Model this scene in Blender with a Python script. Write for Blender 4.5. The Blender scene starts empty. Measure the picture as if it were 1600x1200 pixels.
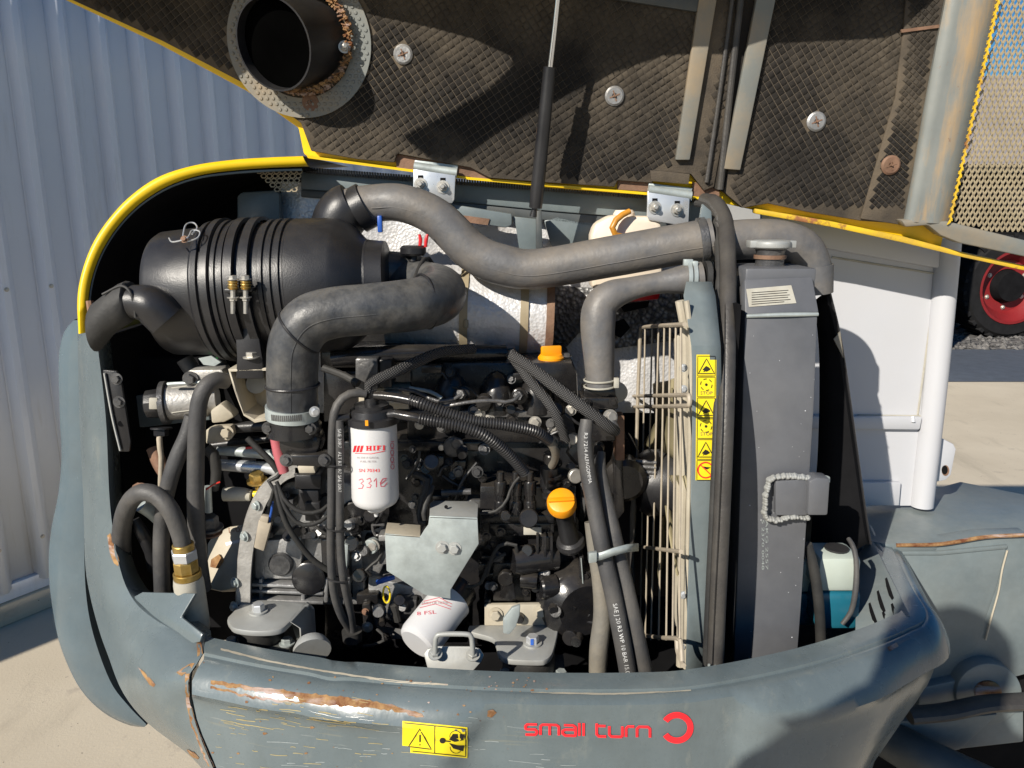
import bpy, bmesh, math, random
from mathutils import Vector, Matrix
from mathutils.bvhtree import BVHTree
random.seed(7)
sc = bpy.context.scene
col = sc.collection
R = math.radians

# ---------------------------------------------------------------- camera
F = 1209.0                      # focal length in photo pixels (photo 1600 x 1200)
PITCH = R(12.9)
CAM = Vector((0, 0, 1.5))
cam_data = bpy.data.cameras.new('camera')
cam_data.sensor_fit = 'HORIZONTAL'
cam_data.sensor_width = 36.0
cam_data.lens = 36.0 * F / 1600.0
cam_data.clip_start = 0.02
cam_data.clip_end = 500
cam = bpy.data.objects.new('camera', cam_data)
cam.location = CAM
cam.rotation_euler = (R(90) - PITCH, 0, 0)
col.objects.link(cam)
sc.camera = cam

# ---------------------------------------------------------------- light
SUN_AZ, SUN_EL = R(52), R(31)   # light travels towards +X +Y and down
LD = Vector((math.cos(SUN_AZ) * math.cos(SUN_EL), math.sin(SUN_AZ) * math.cos(SUN_EL), -math.sin(SUN_EL)))
w = bpy.data.worlds.new('World'); sc.world = w; w.use_nodes = True
nt = w.node_tree; nt.nodes.clear()
sky = nt.nodes.new('ShaderNodeTexSky'); sky.sky_type = 'NISHITA'; sky.sun_disc = False
sky.sun_elevation = SUN_EL; sky.dust_density = .3; sky.ozone_density = 6.0; sky.air_density = 1.1
sky.sun_rotation = math.atan2(-LD.x, -LD.y)
bg = nt.nodes.new('ShaderNodeBackground'); bg.inputs[1].default_value = 0.06
out = nt.nodes.new('ShaderNodeOutputWorld')
hs_ = nt.nodes.new('ShaderNodeHueSaturation'); hs_.inputs['Saturation'].default_value = 1.3
nt.links.new(sky.outputs[0], hs_.inputs['Color']); nt.links.new(hs_.outputs[0], bg.inputs[0]); nt.links.new(bg.outputs[0], out.inputs[0])
sun_d = bpy.data.lights.new('sun', 'SUN'); sun_d.energy = 5.0; sun_d.angle = R(0.53); sun_d.color = (1.0, 0.93, 0.82)
sun = bpy.data.objects.new('sun', sun_d); col.objects.link(sun)
sun.rotation_euler = LD.to_track_quat('-Z', 'Y').to_euler()
sun.location = (-3, -3, 5)
sc.view_settings.view_transform = 'Standard'
sc.view_settings.look = 'None'
sc.view_settings.exposure = 0.35
sc.view_settings.gamma = 1
sc.view_settings.use_curve_mapping = False
sc.cycles.max_bounces = 6; sc.cycles.diffuse_bounces = 3
sc.cycles.use_denoising = True

# ---------------------------------------------------------------- pixel -> place
cp, sp = math.cos(PITCH), math.sin(PITCH)
def ray(x, y):
    u, v = (x - 800) / F, (600 - y) / F
    return Vector((u, cp + v * sp, -sp + v * cp))
def P(x, y, Y):
    r = ray(x, y); return CAM + r * (Y / r.y)
def PZ(x, y, Z):
    r = ray(x, y); return CAM + r * ((Z - CAM.z) / r.z)
def PP(x, y, pl):
    """pixel onto a plane: a number = vertical plane at that Y, ('z',Z) level plane, ('x',X), (point, normal)"""
    if isinstance(pl, (int, float)): return P(x, y, pl)
    if pl[0] == 'z': return PZ(x, y, pl[1])
    r = ray(x, y)
    if isinstance(pl[0], str): return CAM + r * ((pl[1] - CAM.x) / r.x)
    return CAM + r * ((pl[0] - CAM).dot(pl[1]) / r.dot(pl[1]))
def S(p):
    """metres per photo pixel at the place p"""
    q = p - CAM
    return q.dot(Vector((0, cp, -sp))) / F

# ---------------------------------------------------------------- materials
MATS = {}
def mat(name, c, rough=.5, metal=0., var=.18, scale=9., bump=.05, bscale=90., dust=0., dustc=(.33, .28, .2), dscale=6., spec=.5, rust=0., rustc=(.22, .09, .035), coat=0., trans=0., updust=0., fine=0.):
    m = bpy.data.materials.new(name); m.use_nodes = True
    n, l = m.node_tree.nodes, m.node_tree.links
    b = n['Principled BSDF']
    tc = n.new('ShaderNodeTexCoord'); co = tc.outputs['Object']
    geo = n.new('ShaderNodeNewGeometry')
    def noise(s, d=5., r=.6):
        t = n.new('ShaderNodeTexNoise'); t.inputs['Scale'].default_value = s; t.inputs['Detail'].default_value = d
        t.inputs['Roughness'].default_value = r; l.new(geo.outputs['Position'], t.inputs['Vector']); return t.outputs['Fac']
    def ramp(src, a, z):
        r = n.new('ShaderNodeMapRange'); r.inputs[1].default_value = a; r.inputs[2].default_value = z
        l.new(src, r.inputs[0]); return r.outputs[0]
    def mix(f, a, bb):
        x = n.new('ShaderNodeMix'); x.data_type = 'RGBA'
        if isinstance(f, (int, float)): x.inputs[0].default_value = f
        else: l.new(f, x.inputs[0])
        for i, v in ((6, a), (7, bb)):
            if isinstance(v, tuple): x.inputs[i].default_value = (*v, 1)
            else: l.new(v, x.inputs[i])
        return x.outputs[2]
    def mul(a, bb):
        x = n.new('ShaderNodeMath'); x.operation = 'MULTIPLY'
        l.new(a, x.inputs[0])
        if isinstance(bb, (int, float)): x.inputs[1].default_value = bb
        else: l.new(bb, x.inputs[1])
        return x.outputs[0]
    lo = tuple(v * (1 - var) for v in c); hi = tuple(min(1, v * (1 + var)) for v in c)
    base = mix(ramp(noise(scale), .3, .7), lo, hi)
    fn = noise(bscale, 4.)
    if fine: base = mix(mul(ramp(fn, .4, .75), fine), base, tuple(min(1, v * 2.2 + .02) for v in c))
    rg = ramp(noise(scale * 2.3), .2, .8)
    rr = n.new('ShaderNodeMapRange'); rr.inputs[3].default_value = max(.04, rough - .1); rr.inputs[4].default_value = min(1, rough + .12)
    l.new(rg, rr.inputs[0]); rout = rr.outputs[0]
    if dust:
        d = mul(ramp(noise(dscale, 8., .65), .42, .72), dust)
        base = mix(d, base, dustc)
    if updust:
        sx = n.new('ShaderNodeSeparateXYZ'); l.new(geo.outputs['Normal'], sx.inputs[0])
        d = mul(mul(ramp(sx.outputs[2], .2, 1.), ramp(noise(dscale * 3, 8., .7), .25, .6)), updust)
        base = mix(d, base, dustc)
    if rust:
        d = ramp(noise(scale * 1.7, 9., .7), .72 - rust, .76 - rust * .8)
        base = mix(d, base, mix(ramp(fn, .3, .7), rustc, tuple(v * 1.9 for v in rustc)))
    l.new(base, b.inputs['Base Color']); l.new(rout, b.inputs['Roughness'])
    b.inputs['Metallic'].default_value = metal
    b.inputs['Specular IOR Level'].default_value = spec
    if coat: b.inputs['Coat Weight'].default_value = coat; b.inputs['Coat Roughness'].default_value = .12
    if trans: b.inputs['Transmission Weight'].default_value = trans
    if bump:
        bp = n.new('ShaderNodeBump'); bp.inputs['Strength'].default_value = bump; bp.inputs['Distance'].default_value = .004
        l.new(fn, bp.inputs['Height']); l.new(bp.outputs[0], b.inputs['Normal'])
    MATS[name] = m
    return m

DUST = (.36, .31, .23)
mat('black_paint', (.010, .010, .0115), .24, var=.4, bump=.12, bscale=60, dust=.08, dscale=14, updust=.16, dustc=(.2, .17, .13))
mat('black_plastic', (.014, .014, .016), .36, var=.25, bump=.1, bscale=500, dust=.06, dscale=12, updust=.07, dustc=(.2, .19, .17))
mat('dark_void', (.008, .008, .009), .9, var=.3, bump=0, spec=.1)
mat('black_rubber', (.018, .018, .018), .62, var=.3, bump=.15, bscale=200, dust=.15, dscale=16, updust=.18, dustc=(.16, .15, .13))
mat('intake_rubber', (.028, .031, .036), .4, var=.45, scale=22, bump=.22, bscale=90, dust=.45, dscale=24, updust=.4, dustc=(.2, .19, .17), fine=.25)
mat('grey_rubber', (.1, .1, .103), .5, var=.22, scale=16, bump=.2, bscale=100, dust=.5, dscale=13, updust=.2, dustc=(.25, .21, .16), fine=.12)
mat('hose_rubber', (.05, .05, .052), .58, var=.25, scale=18, bump=.2, bscale=260, dust=.3, dscale=14, updust=.15, dustc=(.2, .18, .15))
mat('dusty_hose', (.15, .14, .12), .7, var=.2, scale=12, bump=.2, bscale=160, dust=.4, dscale=14)
mat('grey_paint', (.135, .165, .174), .38, var=.1, scale=7, bump=.06, bscale=70, dust=.12, dscale=10, updust=.15, dustc=(.34, .33, .28), rust=.02, fine=.08)
mat('grey_paint_gloss', (.095, .132, .155), .2, var=.1, scale=9, bump=.22, bscale=45, dust=.06, dscale=10, rust=.0, coat=.2)
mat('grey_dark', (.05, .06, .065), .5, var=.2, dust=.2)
mat('radiator_grey', (.1, .104, .115), .45, var=.12, scale=9, bump=.05, bscale=50, dust=.2, dscale=7, dustc=(.2, .2, .2), fine=.06)
mat('yellow', (.8, .53, .005), .38, var=.08, bump=.03, dust=.1, dscale=9, dustc=(.45, .33, .1))
mat('yellow_rusty', (.7, .46, .02), .5, var=.15, bump=.1, dust=.6, dscale=16, dustc=(.33, .2, .09), rust=.16)
mat('sticker_yellow', (.82, .66, .01), .4, var=.05, bump=.02, dust=.08)
mat('ink_black', (.015, .013, .01), .5, var=.1, bump=0)
mat('ink_red', (.85, .02, .03), .4, var=.08, bump=0)
mat('ink_redpen', (.6, .06, .1), .5, var=.2, bump=0)
mat('ink_grey', (.45, .38, .38), .5, var=.2, bump=0)
mat('ink_white', (.55, .55, .54), .6, var=.3, scale=80, bump=0)
mat('ink_blue', (.03, .12, .5), .5, bump=0)
mat('galvanised', (.36, .4, .395), .48, .35, var=.22, scale=26, bump=.06, bscale=120, dust=.35, dscale=14, dustc=(.42, .46, .44), fine=.1)
mat('zinc_bright', (.6, .62, .64), .3, .55, var=.06, bump=.03, dust=.12, dscale=16, dustc=(.5, .46, .4))
mat('steel_bolt', (.52, .5, .46), .4, .7, var=.2, scale=60, bump=.08, dust=.4, dscale=60, dustc=(.36, .32, .25))
mat('mount_plate', (.36, .37, .36), .5, .25, var=.12, scale=18, bump=.07, bscale=110, dust=.35, dscale=16, dustc=(.36, .33, .27))
mat('cast_alu', (.4, .39, .37), .48, .45, var=.3, scale=30, bump=.28, bscale=150, dust=.3, dscale=14, dustc=(.3, .26, .2))
mat('cast_grey', (.075, .075, .078), .32, .35, var=.45, scale=26, bump=.3, bscale=130, dust=.4, dscale=18, dustc=(.3, .29, .27))
mat('beige_paint', (.42, .38, .3), .6, var=.15, scale=14, bump=.12, bscale=100, dust=.35, dscale=12, dustc=(.3, .24, .16), rust=.03)
mat('beige_wire', (.36, .31, .24), .55, var=.18, scale=30, bump=.1, dust=.3, dscale=30, rust=.03)
mat('fan_beige', (.3, .26, .15), .55, var=.15, scale=12, bump=.05, dust=.3)
mat('white_plastic', (.56, .56, .565), .32, var=.03, bump=.02, dust=.06, dscale=12, dustc=(.5, .45, .38))
mat('white_paint', (.5, .51, .54), .35, var=.03, scale=3, bump=.03, dust=.1, dscale=5, dustc=(.55, .5, .44))
mat('tank_plastic', (.78, .68, .55), .4, var=.1, scale=12, bump=.03, dust=.15, dscale=8, dustc=(.6, .42, .25))
mat('washer_bottle', (.42, .47, .42), .35, var=.08, bump=.02)
mat('washer_fluid', (.015, .13, .19), .25, var=.15, bump=.0)
mat('orange_cap', (.85, .32, .004), .4, var=.06, scale=20, bump=.05, bscale=200, dust=.12, dscale=30, dustc=(.5, .3, .1))
mat('amber_hose', (.55, .24, .03), .35, var=.15, bump=.03)
mat('red_plastic', (.55, .015, .02), .35, var=.1, bump=.02)
mat('brass', (.42, .28, .07), .42, .8, var=.3, scale=40, bump=.1, dust=.4, dscale=40)
mat('rusty_steel', (.2, .11, .07), .75, .2, var=.4, scale=24, bump=.3, bscale=120, dust=.4, dscale=20, dustc=(.24, .17, .11))
mat('scratch_yellow', (.36, .29, .13), .7, var=.3, scale=60, bump=0)
mat('scratch_white', (.3, .33, .33), .6, var=.3, scale=60, bump=0)
mat('pipe_shade_black', (.0015, .0015, .0015), 1., var=.3, bump=0, spec=0.)  # near black painted in for the shade inside the exhaust pipe
mat('chrome', (.75, .77, .8), .12, 1., var=.04, bump=0)
mat('blue_plastic', (.02, .09, .4), .4, var=.1, bump=.02)
mat('green_wire', (.02, .5, .08), .4, bump=0)
mat('yellow_wire', (.8, .6, .02), .4, bump=0)
mat('red_wire', (.6, .03, .02), .4, bump=0)
mat('clear_red', (.45, .12, .14), .3, var=.2, bump=.02)
mat('paper_label', (.4, .385, .33), .6, var=.12, scale=40, bump=.05, dust=.4, dscale=30)
mat('lining', (.07, .06, .05), .93, var=.3, scale=6, bump=.35, bscale=350, dust=.85, dscale=6, dustc=(.16, .127, .088), spec=.1)
mat('lining_dark', (.03, .027, .025), .93, var=.25, scale=6, bump=.3, bscale=300, dust=.3, dscale=9, dustc=(.1, .085, .06), spec=.15)
mat('lining_pad', (.026, .0235, .021), .9, var=.3, scale=5, bump=.3, bscale=300, dust=.9, dscale=5, dustc=(.11, .09, .066), spec=.15)
mat('shade_ground', (.07, .085, .11), .85, var=.15, bump=.1)  # dark bluish colour painted for a band of ground shadow
mat('cast_silver', (.3, .3, .3), .42, .5, var=.3, scale=26, bump=.3, bscale=140, dust=.25, dscale=16, dustc=(.3, .28, .24))
mat('seal_rubber', (.045, .042, .04), .45, var=.3, scale=16, bump=.2, bscale=220, dust=.3, dscale=14, dustc=(.15, .135, .11))
mat('flange_paint', (.17, .18, .17), .45, var=.1, scale=6, bump=.06, dust=.7, dscale=5, dustc=(.38, .26, .13))
mat('mesh_steel', (.34, .28, .18), .5, .1, var=.15, scale=20, bump=.05, dust=.4, dscale=10)
mat('tyre', (.012, .012, .013), .85, var=.3, bump=.2, spec=.2)
mat('rim_red', (.2, .012, .014), .5, var=.1, bump=.02)  # red darkened to carry the shade the wheel should stand in
mat('roof_brown', (.25, .225, .22), .8, var=.1, scale=2, bump=0)
mat('shed_wall', (.3, .3, .29), .8, var=.1, scale=1, bump=0)
mat('cloth', (.06, .07, .1), .9, var=.2, bump=.1)
mat('skin', (.45, .26, .18), .55, var=.1, bump=.03)

def custom(name, fn):
    m = bpy.data.materials.new(name); m.use_nodes = True
    fn(m.node_tree.nodes, m.node_tree.links, m.node_tree.nodes['Principled BSDF']); MATS[name] = m

def _nz(n, l, s, d=5., r=.6, stretch=None, co=None):
    if co is None: co = n.new('ShaderNodeNewGeometry').outputs['Position']
    if stretch:
        mp = n.new('ShaderNodeMapping'); mp.inputs['Scale'].default_value = stretch[:3]
        if len(stretch) > 3: mp.inputs['Rotation'].default_value = stretch[3]
        l.new(co, mp.inputs[0]); co = mp.outputs[0]
    t = n.new('ShaderNodeTexNoise'); t.inputs['Scale'].default_value = s; t.inputs['Detail'].default_value = d; t.inputs['Roughness'].default_value = r
    l.new(co, t.inputs['Vector']); return t.outputs['Fac']
def _rm(n, l, s, a, z, lo=0., hi=1.):
    r = n.new('ShaderNodeMapRange'); r.inputs[1].default_value = a; r.inputs[2].default_value = z; r.inputs[3].default_value = lo; r.inputs[4].default_value = hi
    l.new(s, r.inputs[0]); return r.outputs[0]
def _mx(n, l, f, a, b):
    x = n.new('ShaderNodeMix'); x.data_type = 'RGBA'
    if isinstance(f, (int, float)): x.inputs[0].default_value = f
    else: l.new(f, x.inputs[0])
    for i, v in ((6, a), (7, b)):
        if isinstance(v, tuple): x.inputs[i].default_value = (*v, 1)
        else: l.new(v, x.inputs[i])
    return x.outputs[2]
def _ma(n, l, op, a, b):
    x = n.new('ShaderNodeMath'); x.operation = op
    for i, v in ((0, a), (1, b)):
        if isinstance(v, (int, float)): x.inputs[i].default_value = v
        else: l.new(v, x.inputs[i])
    return x.outputs[0]
def _bump(n, l, b, h, st, di):
    bp = n.new('ShaderNodeBump'); bp.inputs['Strength'].default_value = st; bp.inputs['Distance'].default_value = di
    l.new(h, bp.inputs['Height']); l.new(bp.outputs[0], b.inputs['Normal'])

def _foil(n, l, b):
    v = n.new('ShaderNodeTexVoronoi'); v.inputs['Scale'].default_value = 190; v.feature = 'F1'
    l.new(n.new('ShaderNodeNewGeometry').outputs['Position'], v.inputs['Vector'])
    nz = _nz(n, l, 60, 5)
    dirt = _rm(n, l, _nz(n, l, 7, 8, .7), .5, .72)
    b.inputs['Metallic'].default_value = .18
    l.new(_mx(n, l, _ma(n, l, 'MULTIPLY', dirt, .5), (.6, .6, .61), (.4, .35, .28)), b.inputs['Base Color'])
    l.new(_rm(n, l, nz, .2, .8, .28, .5), b.inputs['Roughness'])
    _bump(n, l, b, _ma(n, l, 'ADD', v.outputs['Distance'], nz), .28, .004)
custom('foil', _foil)
def _fibre(n, l, b):
    v = n.new('ShaderNodeTexVoronoi'); v.inputs['Scale'].default_value = 120
    l.new(n.new('ShaderNodeNewGeometry').outputs['Position'], v.inputs['Vector'])
    hole = _rm(n, l, _nz(n, l, 9, 6, .6), .5, .56)
    c = _mx(n, l, _rm(n, l, v.outputs['Distance'], .1, .7), (.42, .42, .42), (.12, .12, .12))
    l.new(_mx(n, l, hole, c, (.12, .12, .12)), b.inputs['Base Color'])
    b.inputs['Roughness'].default_value = .5; b.inputs['Metallic'].default_value = .35
    _bump(n, l, b, v.outputs['Distance'], .8, .006)
custom('worn_foil', _fibre)
def _cw(n, l, b):
    # worn machine paint: fine fade, long yellow scratches, rust bites
    geo = n.new('ShaderNodeNewGeometry').outputs['Position']
    base = _mx(n, l, _rm(n, l, _nz(n, l, 6, 6), .3, .7), (.098, .125, .135), (.14, .17, .178))
    base = _mx(n, l, _ma(n, l, 'MULTIPLY', _rm(n, l, _nz(n, l, 9, 8, .72, (1, 1, .35)), .5, .75), .5), base, (.075, .09, .09))
    base = _mx(n, l, _ma(n, l, 'MULTIPLY', _rm(n, l, _nz(n, l, 17, 8, .7, (1.5, 1.5, .6)), .58, .78), .45), base, (.26, .26, .22))
    ch = _rm(n, l, _nz(n, l, 75, 6, .7), .70, .715)
    base = _mx(n, l, _ma(n, l, 'MULTIPLY', ch, _rm(n, l, _nz(n, l, 6, 3), .45, .6)), base, (.2, .1, .05))
    spk = _rm(n, l, _nz(n, l, 260, 3), .58, .75)
    base = _mx(n, l, _ma(n, l, 'MULTIPLY', spk, .35), base, (.07, .09, .095))
    sx = n.new('ShaderNodeSeparateXYZ'); l.new(geo, sx.inputs[0])
    zone = _rm(n, l, _nz(n, l, 5, 4), .38, .62)
    left = _ma(n, l, 'MULTIPLY', _ma(n, l, 'MULTIPLY', _rm(n, l, sx.outputs[0], .12, -.1), _rm(n, l, sx.outputs[0], -.5, -.44)), _rm(n, l, sx.outputs[2], .815, .79))
    s1 = _rm(n, l, _nz(n, l, 10, 3, .5, (.9, 1, 17, (0, R(7), 0))), .655, .675)
    s1 = _ma(n, l, 'MULTIPLY', _ma(n, l, 'MULTIPLY', s1, zone), left)
    base = _mx(n, l, _ma(n, l, 'MULTIPLY', s1, .15), base, (.45, .36, .16))
    s2 = _rm(n, l, _nz(n, l, 14, 3, .5, (.8, 1, 22, (0, R(10), 0))), .68, .7)
    base = _mx(n, l, _ma(n, l, 'MULTIPLY', _ma(n, l, 'MULTIPLY', s2, left), .2), base, (.5, .5, .46))
    ru = _ma(n, l, 'MULTIPLY', _rm(n, l, _nz(n, l, 24, 9, .72), .665, .69), left)
    base = _mx(n, l, ru, base, _mx(n, l, _rm(n, l, _nz(n, l, 90, 4), .3, .7), (.17, .065, .03), (.5, .3, .12)))
    l.new(base, b.inputs['Base Color'])
    l.new(_rm(n, l, _nz(n, l, 11, 5), .2, .8, .17, .36), b.inputs['Roughness'])
    b.inputs['Coat Weight'].default_value = .3; b.inputs['Coat Roughness'].default_value = .15
    h = _ma(n, l, 'ADD', _nz(n, l, 16, 4), _ma(n, l, 'MULTIPLY', s1, -.4))
    _bump(n, l, b, h, .18, .006)
custom('counterweight_paint', _cw)
def _rustedge(n, l, b):
    f = _nz(n, l, 40, 8, .7)
    c = _mx(n, l, _rm(n, l, f, .35, .62), (.13, .045, .022), (.36, .22, .1))
    c = _mx(n, l, _rm(n, l, _nz(n, l, 28, 6, .6, (.4, 1, 2)), .52, .64), c, (.42, .33, .3))
    l.new(c, b.inputs['Base Color']); b.inputs['Roughness'].default_value = .85; b.inputs['Specular IOR Level'].default_value = .2
    _bump(n, l, b, f, .5, .004)
custom('rust_scrape', _rustedge)
def _concrete(n, l, b):
    c = _mx(n, l, _rm(n, l, _nz(n, l, 1.2, 6), .3, .7), (.48, .415, .315), (.58, .51, .395))
    c = _mx(n, l, _rm(n, l, _nz(n, l, 9, 8, .7), .6, .75), c, (.36, .31, .25))
    c = _mx(n, l, _rm(n, l, _nz(n, l, 60, 3), .70, .72), c, (.12, .1, .08))
    c = _mx(n, l, _ma(n, l, 'MULTIPLY', _rm(n, l, _nz(n, l, 3, 8, .7, (1, .25, 1, (0, 0, .5))), .55, .7), .5), c, (.3, .26, .2))
    l.new(c, b.inputs['Base Color']); b.inputs['Roughness'].default_value = .85
    _bump(n, l, b, _nz(n, l, 120, 5), .25, .003)
custom('concrete', _concrete)
def _gravel(n, l, b):
    v = n.new('ShaderNodeTexVoronoi'); v.inputs['Scale'].default_value = 14
    l.new(n.new('ShaderNodeNewGeometry').outputs['Position'], v.inputs['Vector'])
    l.new(_mx(n, l, _rm(n, l, _nz(n, l, 10, 5), .3, .7), (.05, .05, .05), (.2, .19, .18)), b.inputs['Base Color'])  # stone greys darkened in place of the shade lying there
    b.inputs['Roughness'].default_value = .9
    _bump(n, l, b, v.outputs['Distance'], 1., .03)
custom('gravel', _gravel)
def _flr(n, l, b):
    c = _mx(n, l, _rm(n, l, _nz(n, l, 9, 6), .3, .7), (.15, .165, .16), (.21, .22, .205))
    c = _mx(n, l, _ma(n, l, 'MULTIPLY', _rm(n, l, _nz(n, l, 13, 7, .65, (2.2, 1, .35, (0, R(-12), 0))), .47, .66), .75), c, (.4, .26, .12))
    c = _mx(n, l, _ma(n, l, 'MULTIPLY', _rm(n, l, _nz(n, l, 70, 6, .7), .64, .7), .7), c, (.2, .1, .05))
    l.new(c, b.inputs['Base Color']); b.inputs['Roughness'].default_value = .5
    _bump(n, l, b, _nz(n, l, 40, 5), .15, .004)
custom('flange_rust', _flr)
def _wallm(n, l, b):
    c = _mx(n, l, _rm(n, l, _nz(n, l, 1.1, 6), .3, .7), (.7, .73, .78), (.78, .8, .84))
    c = _mx(n, l, _ma(n, l, 'MULTIPLY', _rm(n, l, _nz(n, l, 14, 7, .7, (1, 1, .12)), .58, .8), .4), c, (.38, .35, .29))
    l.new(c, b.inputs['Base Color']); b.inputs['Roughness'].default_value = .28; b.inputs['Metallic'].default_value = .0
    _bump(n, l, b, _nz(n, l, 5, 3), .12, .01)
custom('wall_sheet', _wallm)
def _braid(n, l, b):
    geo = n.new('ShaderNodeNewGeometry').outputs['Position']
    cs = []
    for rot in (R(35), R(-55)):
        wv = n.new('ShaderNodeTexWave'); wv.inputs['Scale'].default_value = 110; wv.inputs['Distortion'].default_value = .6
        mp = n.new('ShaderNodeMapping'); mp.inputs['Rotation'].default_value = (0, rot, 0); l.new(geo, mp.inputs[0]); l.new(mp.outputs[0], wv.inputs[0]); cs.append(wv.outputs['Fac'])
    h = _ma(n, l, 'MULTIPLY', cs[0], cs[1])
    l.new(_mx(n, l, _rm(n, l, h, .1, .7), (.015, .015, .016), (.16, .155, .15)), b.inputs['Base Color'])
    b.inputs['Roughness'].default_value = .7
    _bump(n, l, b, h, .8, .003)
custom('braid', _braid)
# ---------------------------------------------------------------- mesh tools
def cr(pts, n):
    """Catmull-Rom through tuples of floats, resampled to n points evenly along the way"""
    m = len(pts)
    if m == 2: return [tuple(a + (b - a) * k / (n - 1) for a, b in zip(*pts)) for k in range(n)]
    ext = [tuple(2 * a - b for a, b in zip(pts[0], pts[1]))] + list(pts) + [tuple(2 * a - b for a, b in zip(pts[-1], pts[-2]))]
    fine = []
    for i in range(1, m):
        p0, p1, p2, p3 = ext[i - 1], ext[i], ext[i + 1], ext[i + 2]
        for k in range(24):
            t = k / 24
            fine.append(tuple(.5 * (2 * b + (c - a) * t + (2 * a - 5 * b + 4 * c - d) * t * t + (-a + 3 * b - 3 * c + d) * t ** 3) for a, b, c, d in zip(p0, p1, p2, p3)))
    fine.append(tuple(pts[-1]))
    L = [0.]
    for a, b in zip(fine, fine[1:]): L.append(L[-1] + math.dist(a[:3], b[:3]))
    res, j = [], 0
    for k in range(n):
        s = L[-1] * k / (n - 1)
        while j < len(L) - 2 and L[j + 1] < s: j += 1
        d = L[j + 1] - L[j]; t = (s - L[j]) / d if d > 1e-12 else 0
        res.append(tuple(a + (b - a) * t for a, b in zip(fine[j], fine[j + 1])))
    return res

def frame(axis, hint=None):
    a = axis.normalized()
    h = hint or (Vector((0, 0, 1)) if abs(a.z) < .9 else Vector((1, 0, 0)))
    x = h - a * h.dot(a)
    if x.length < 1e-6:
        h = Vector((1, 0, 0)) if abs(a.x) < .9 else Vector((0, 1, 0)); x = h - a * h.dot(a)
    x.normalize()
    return x, a.cross(x), a

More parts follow.
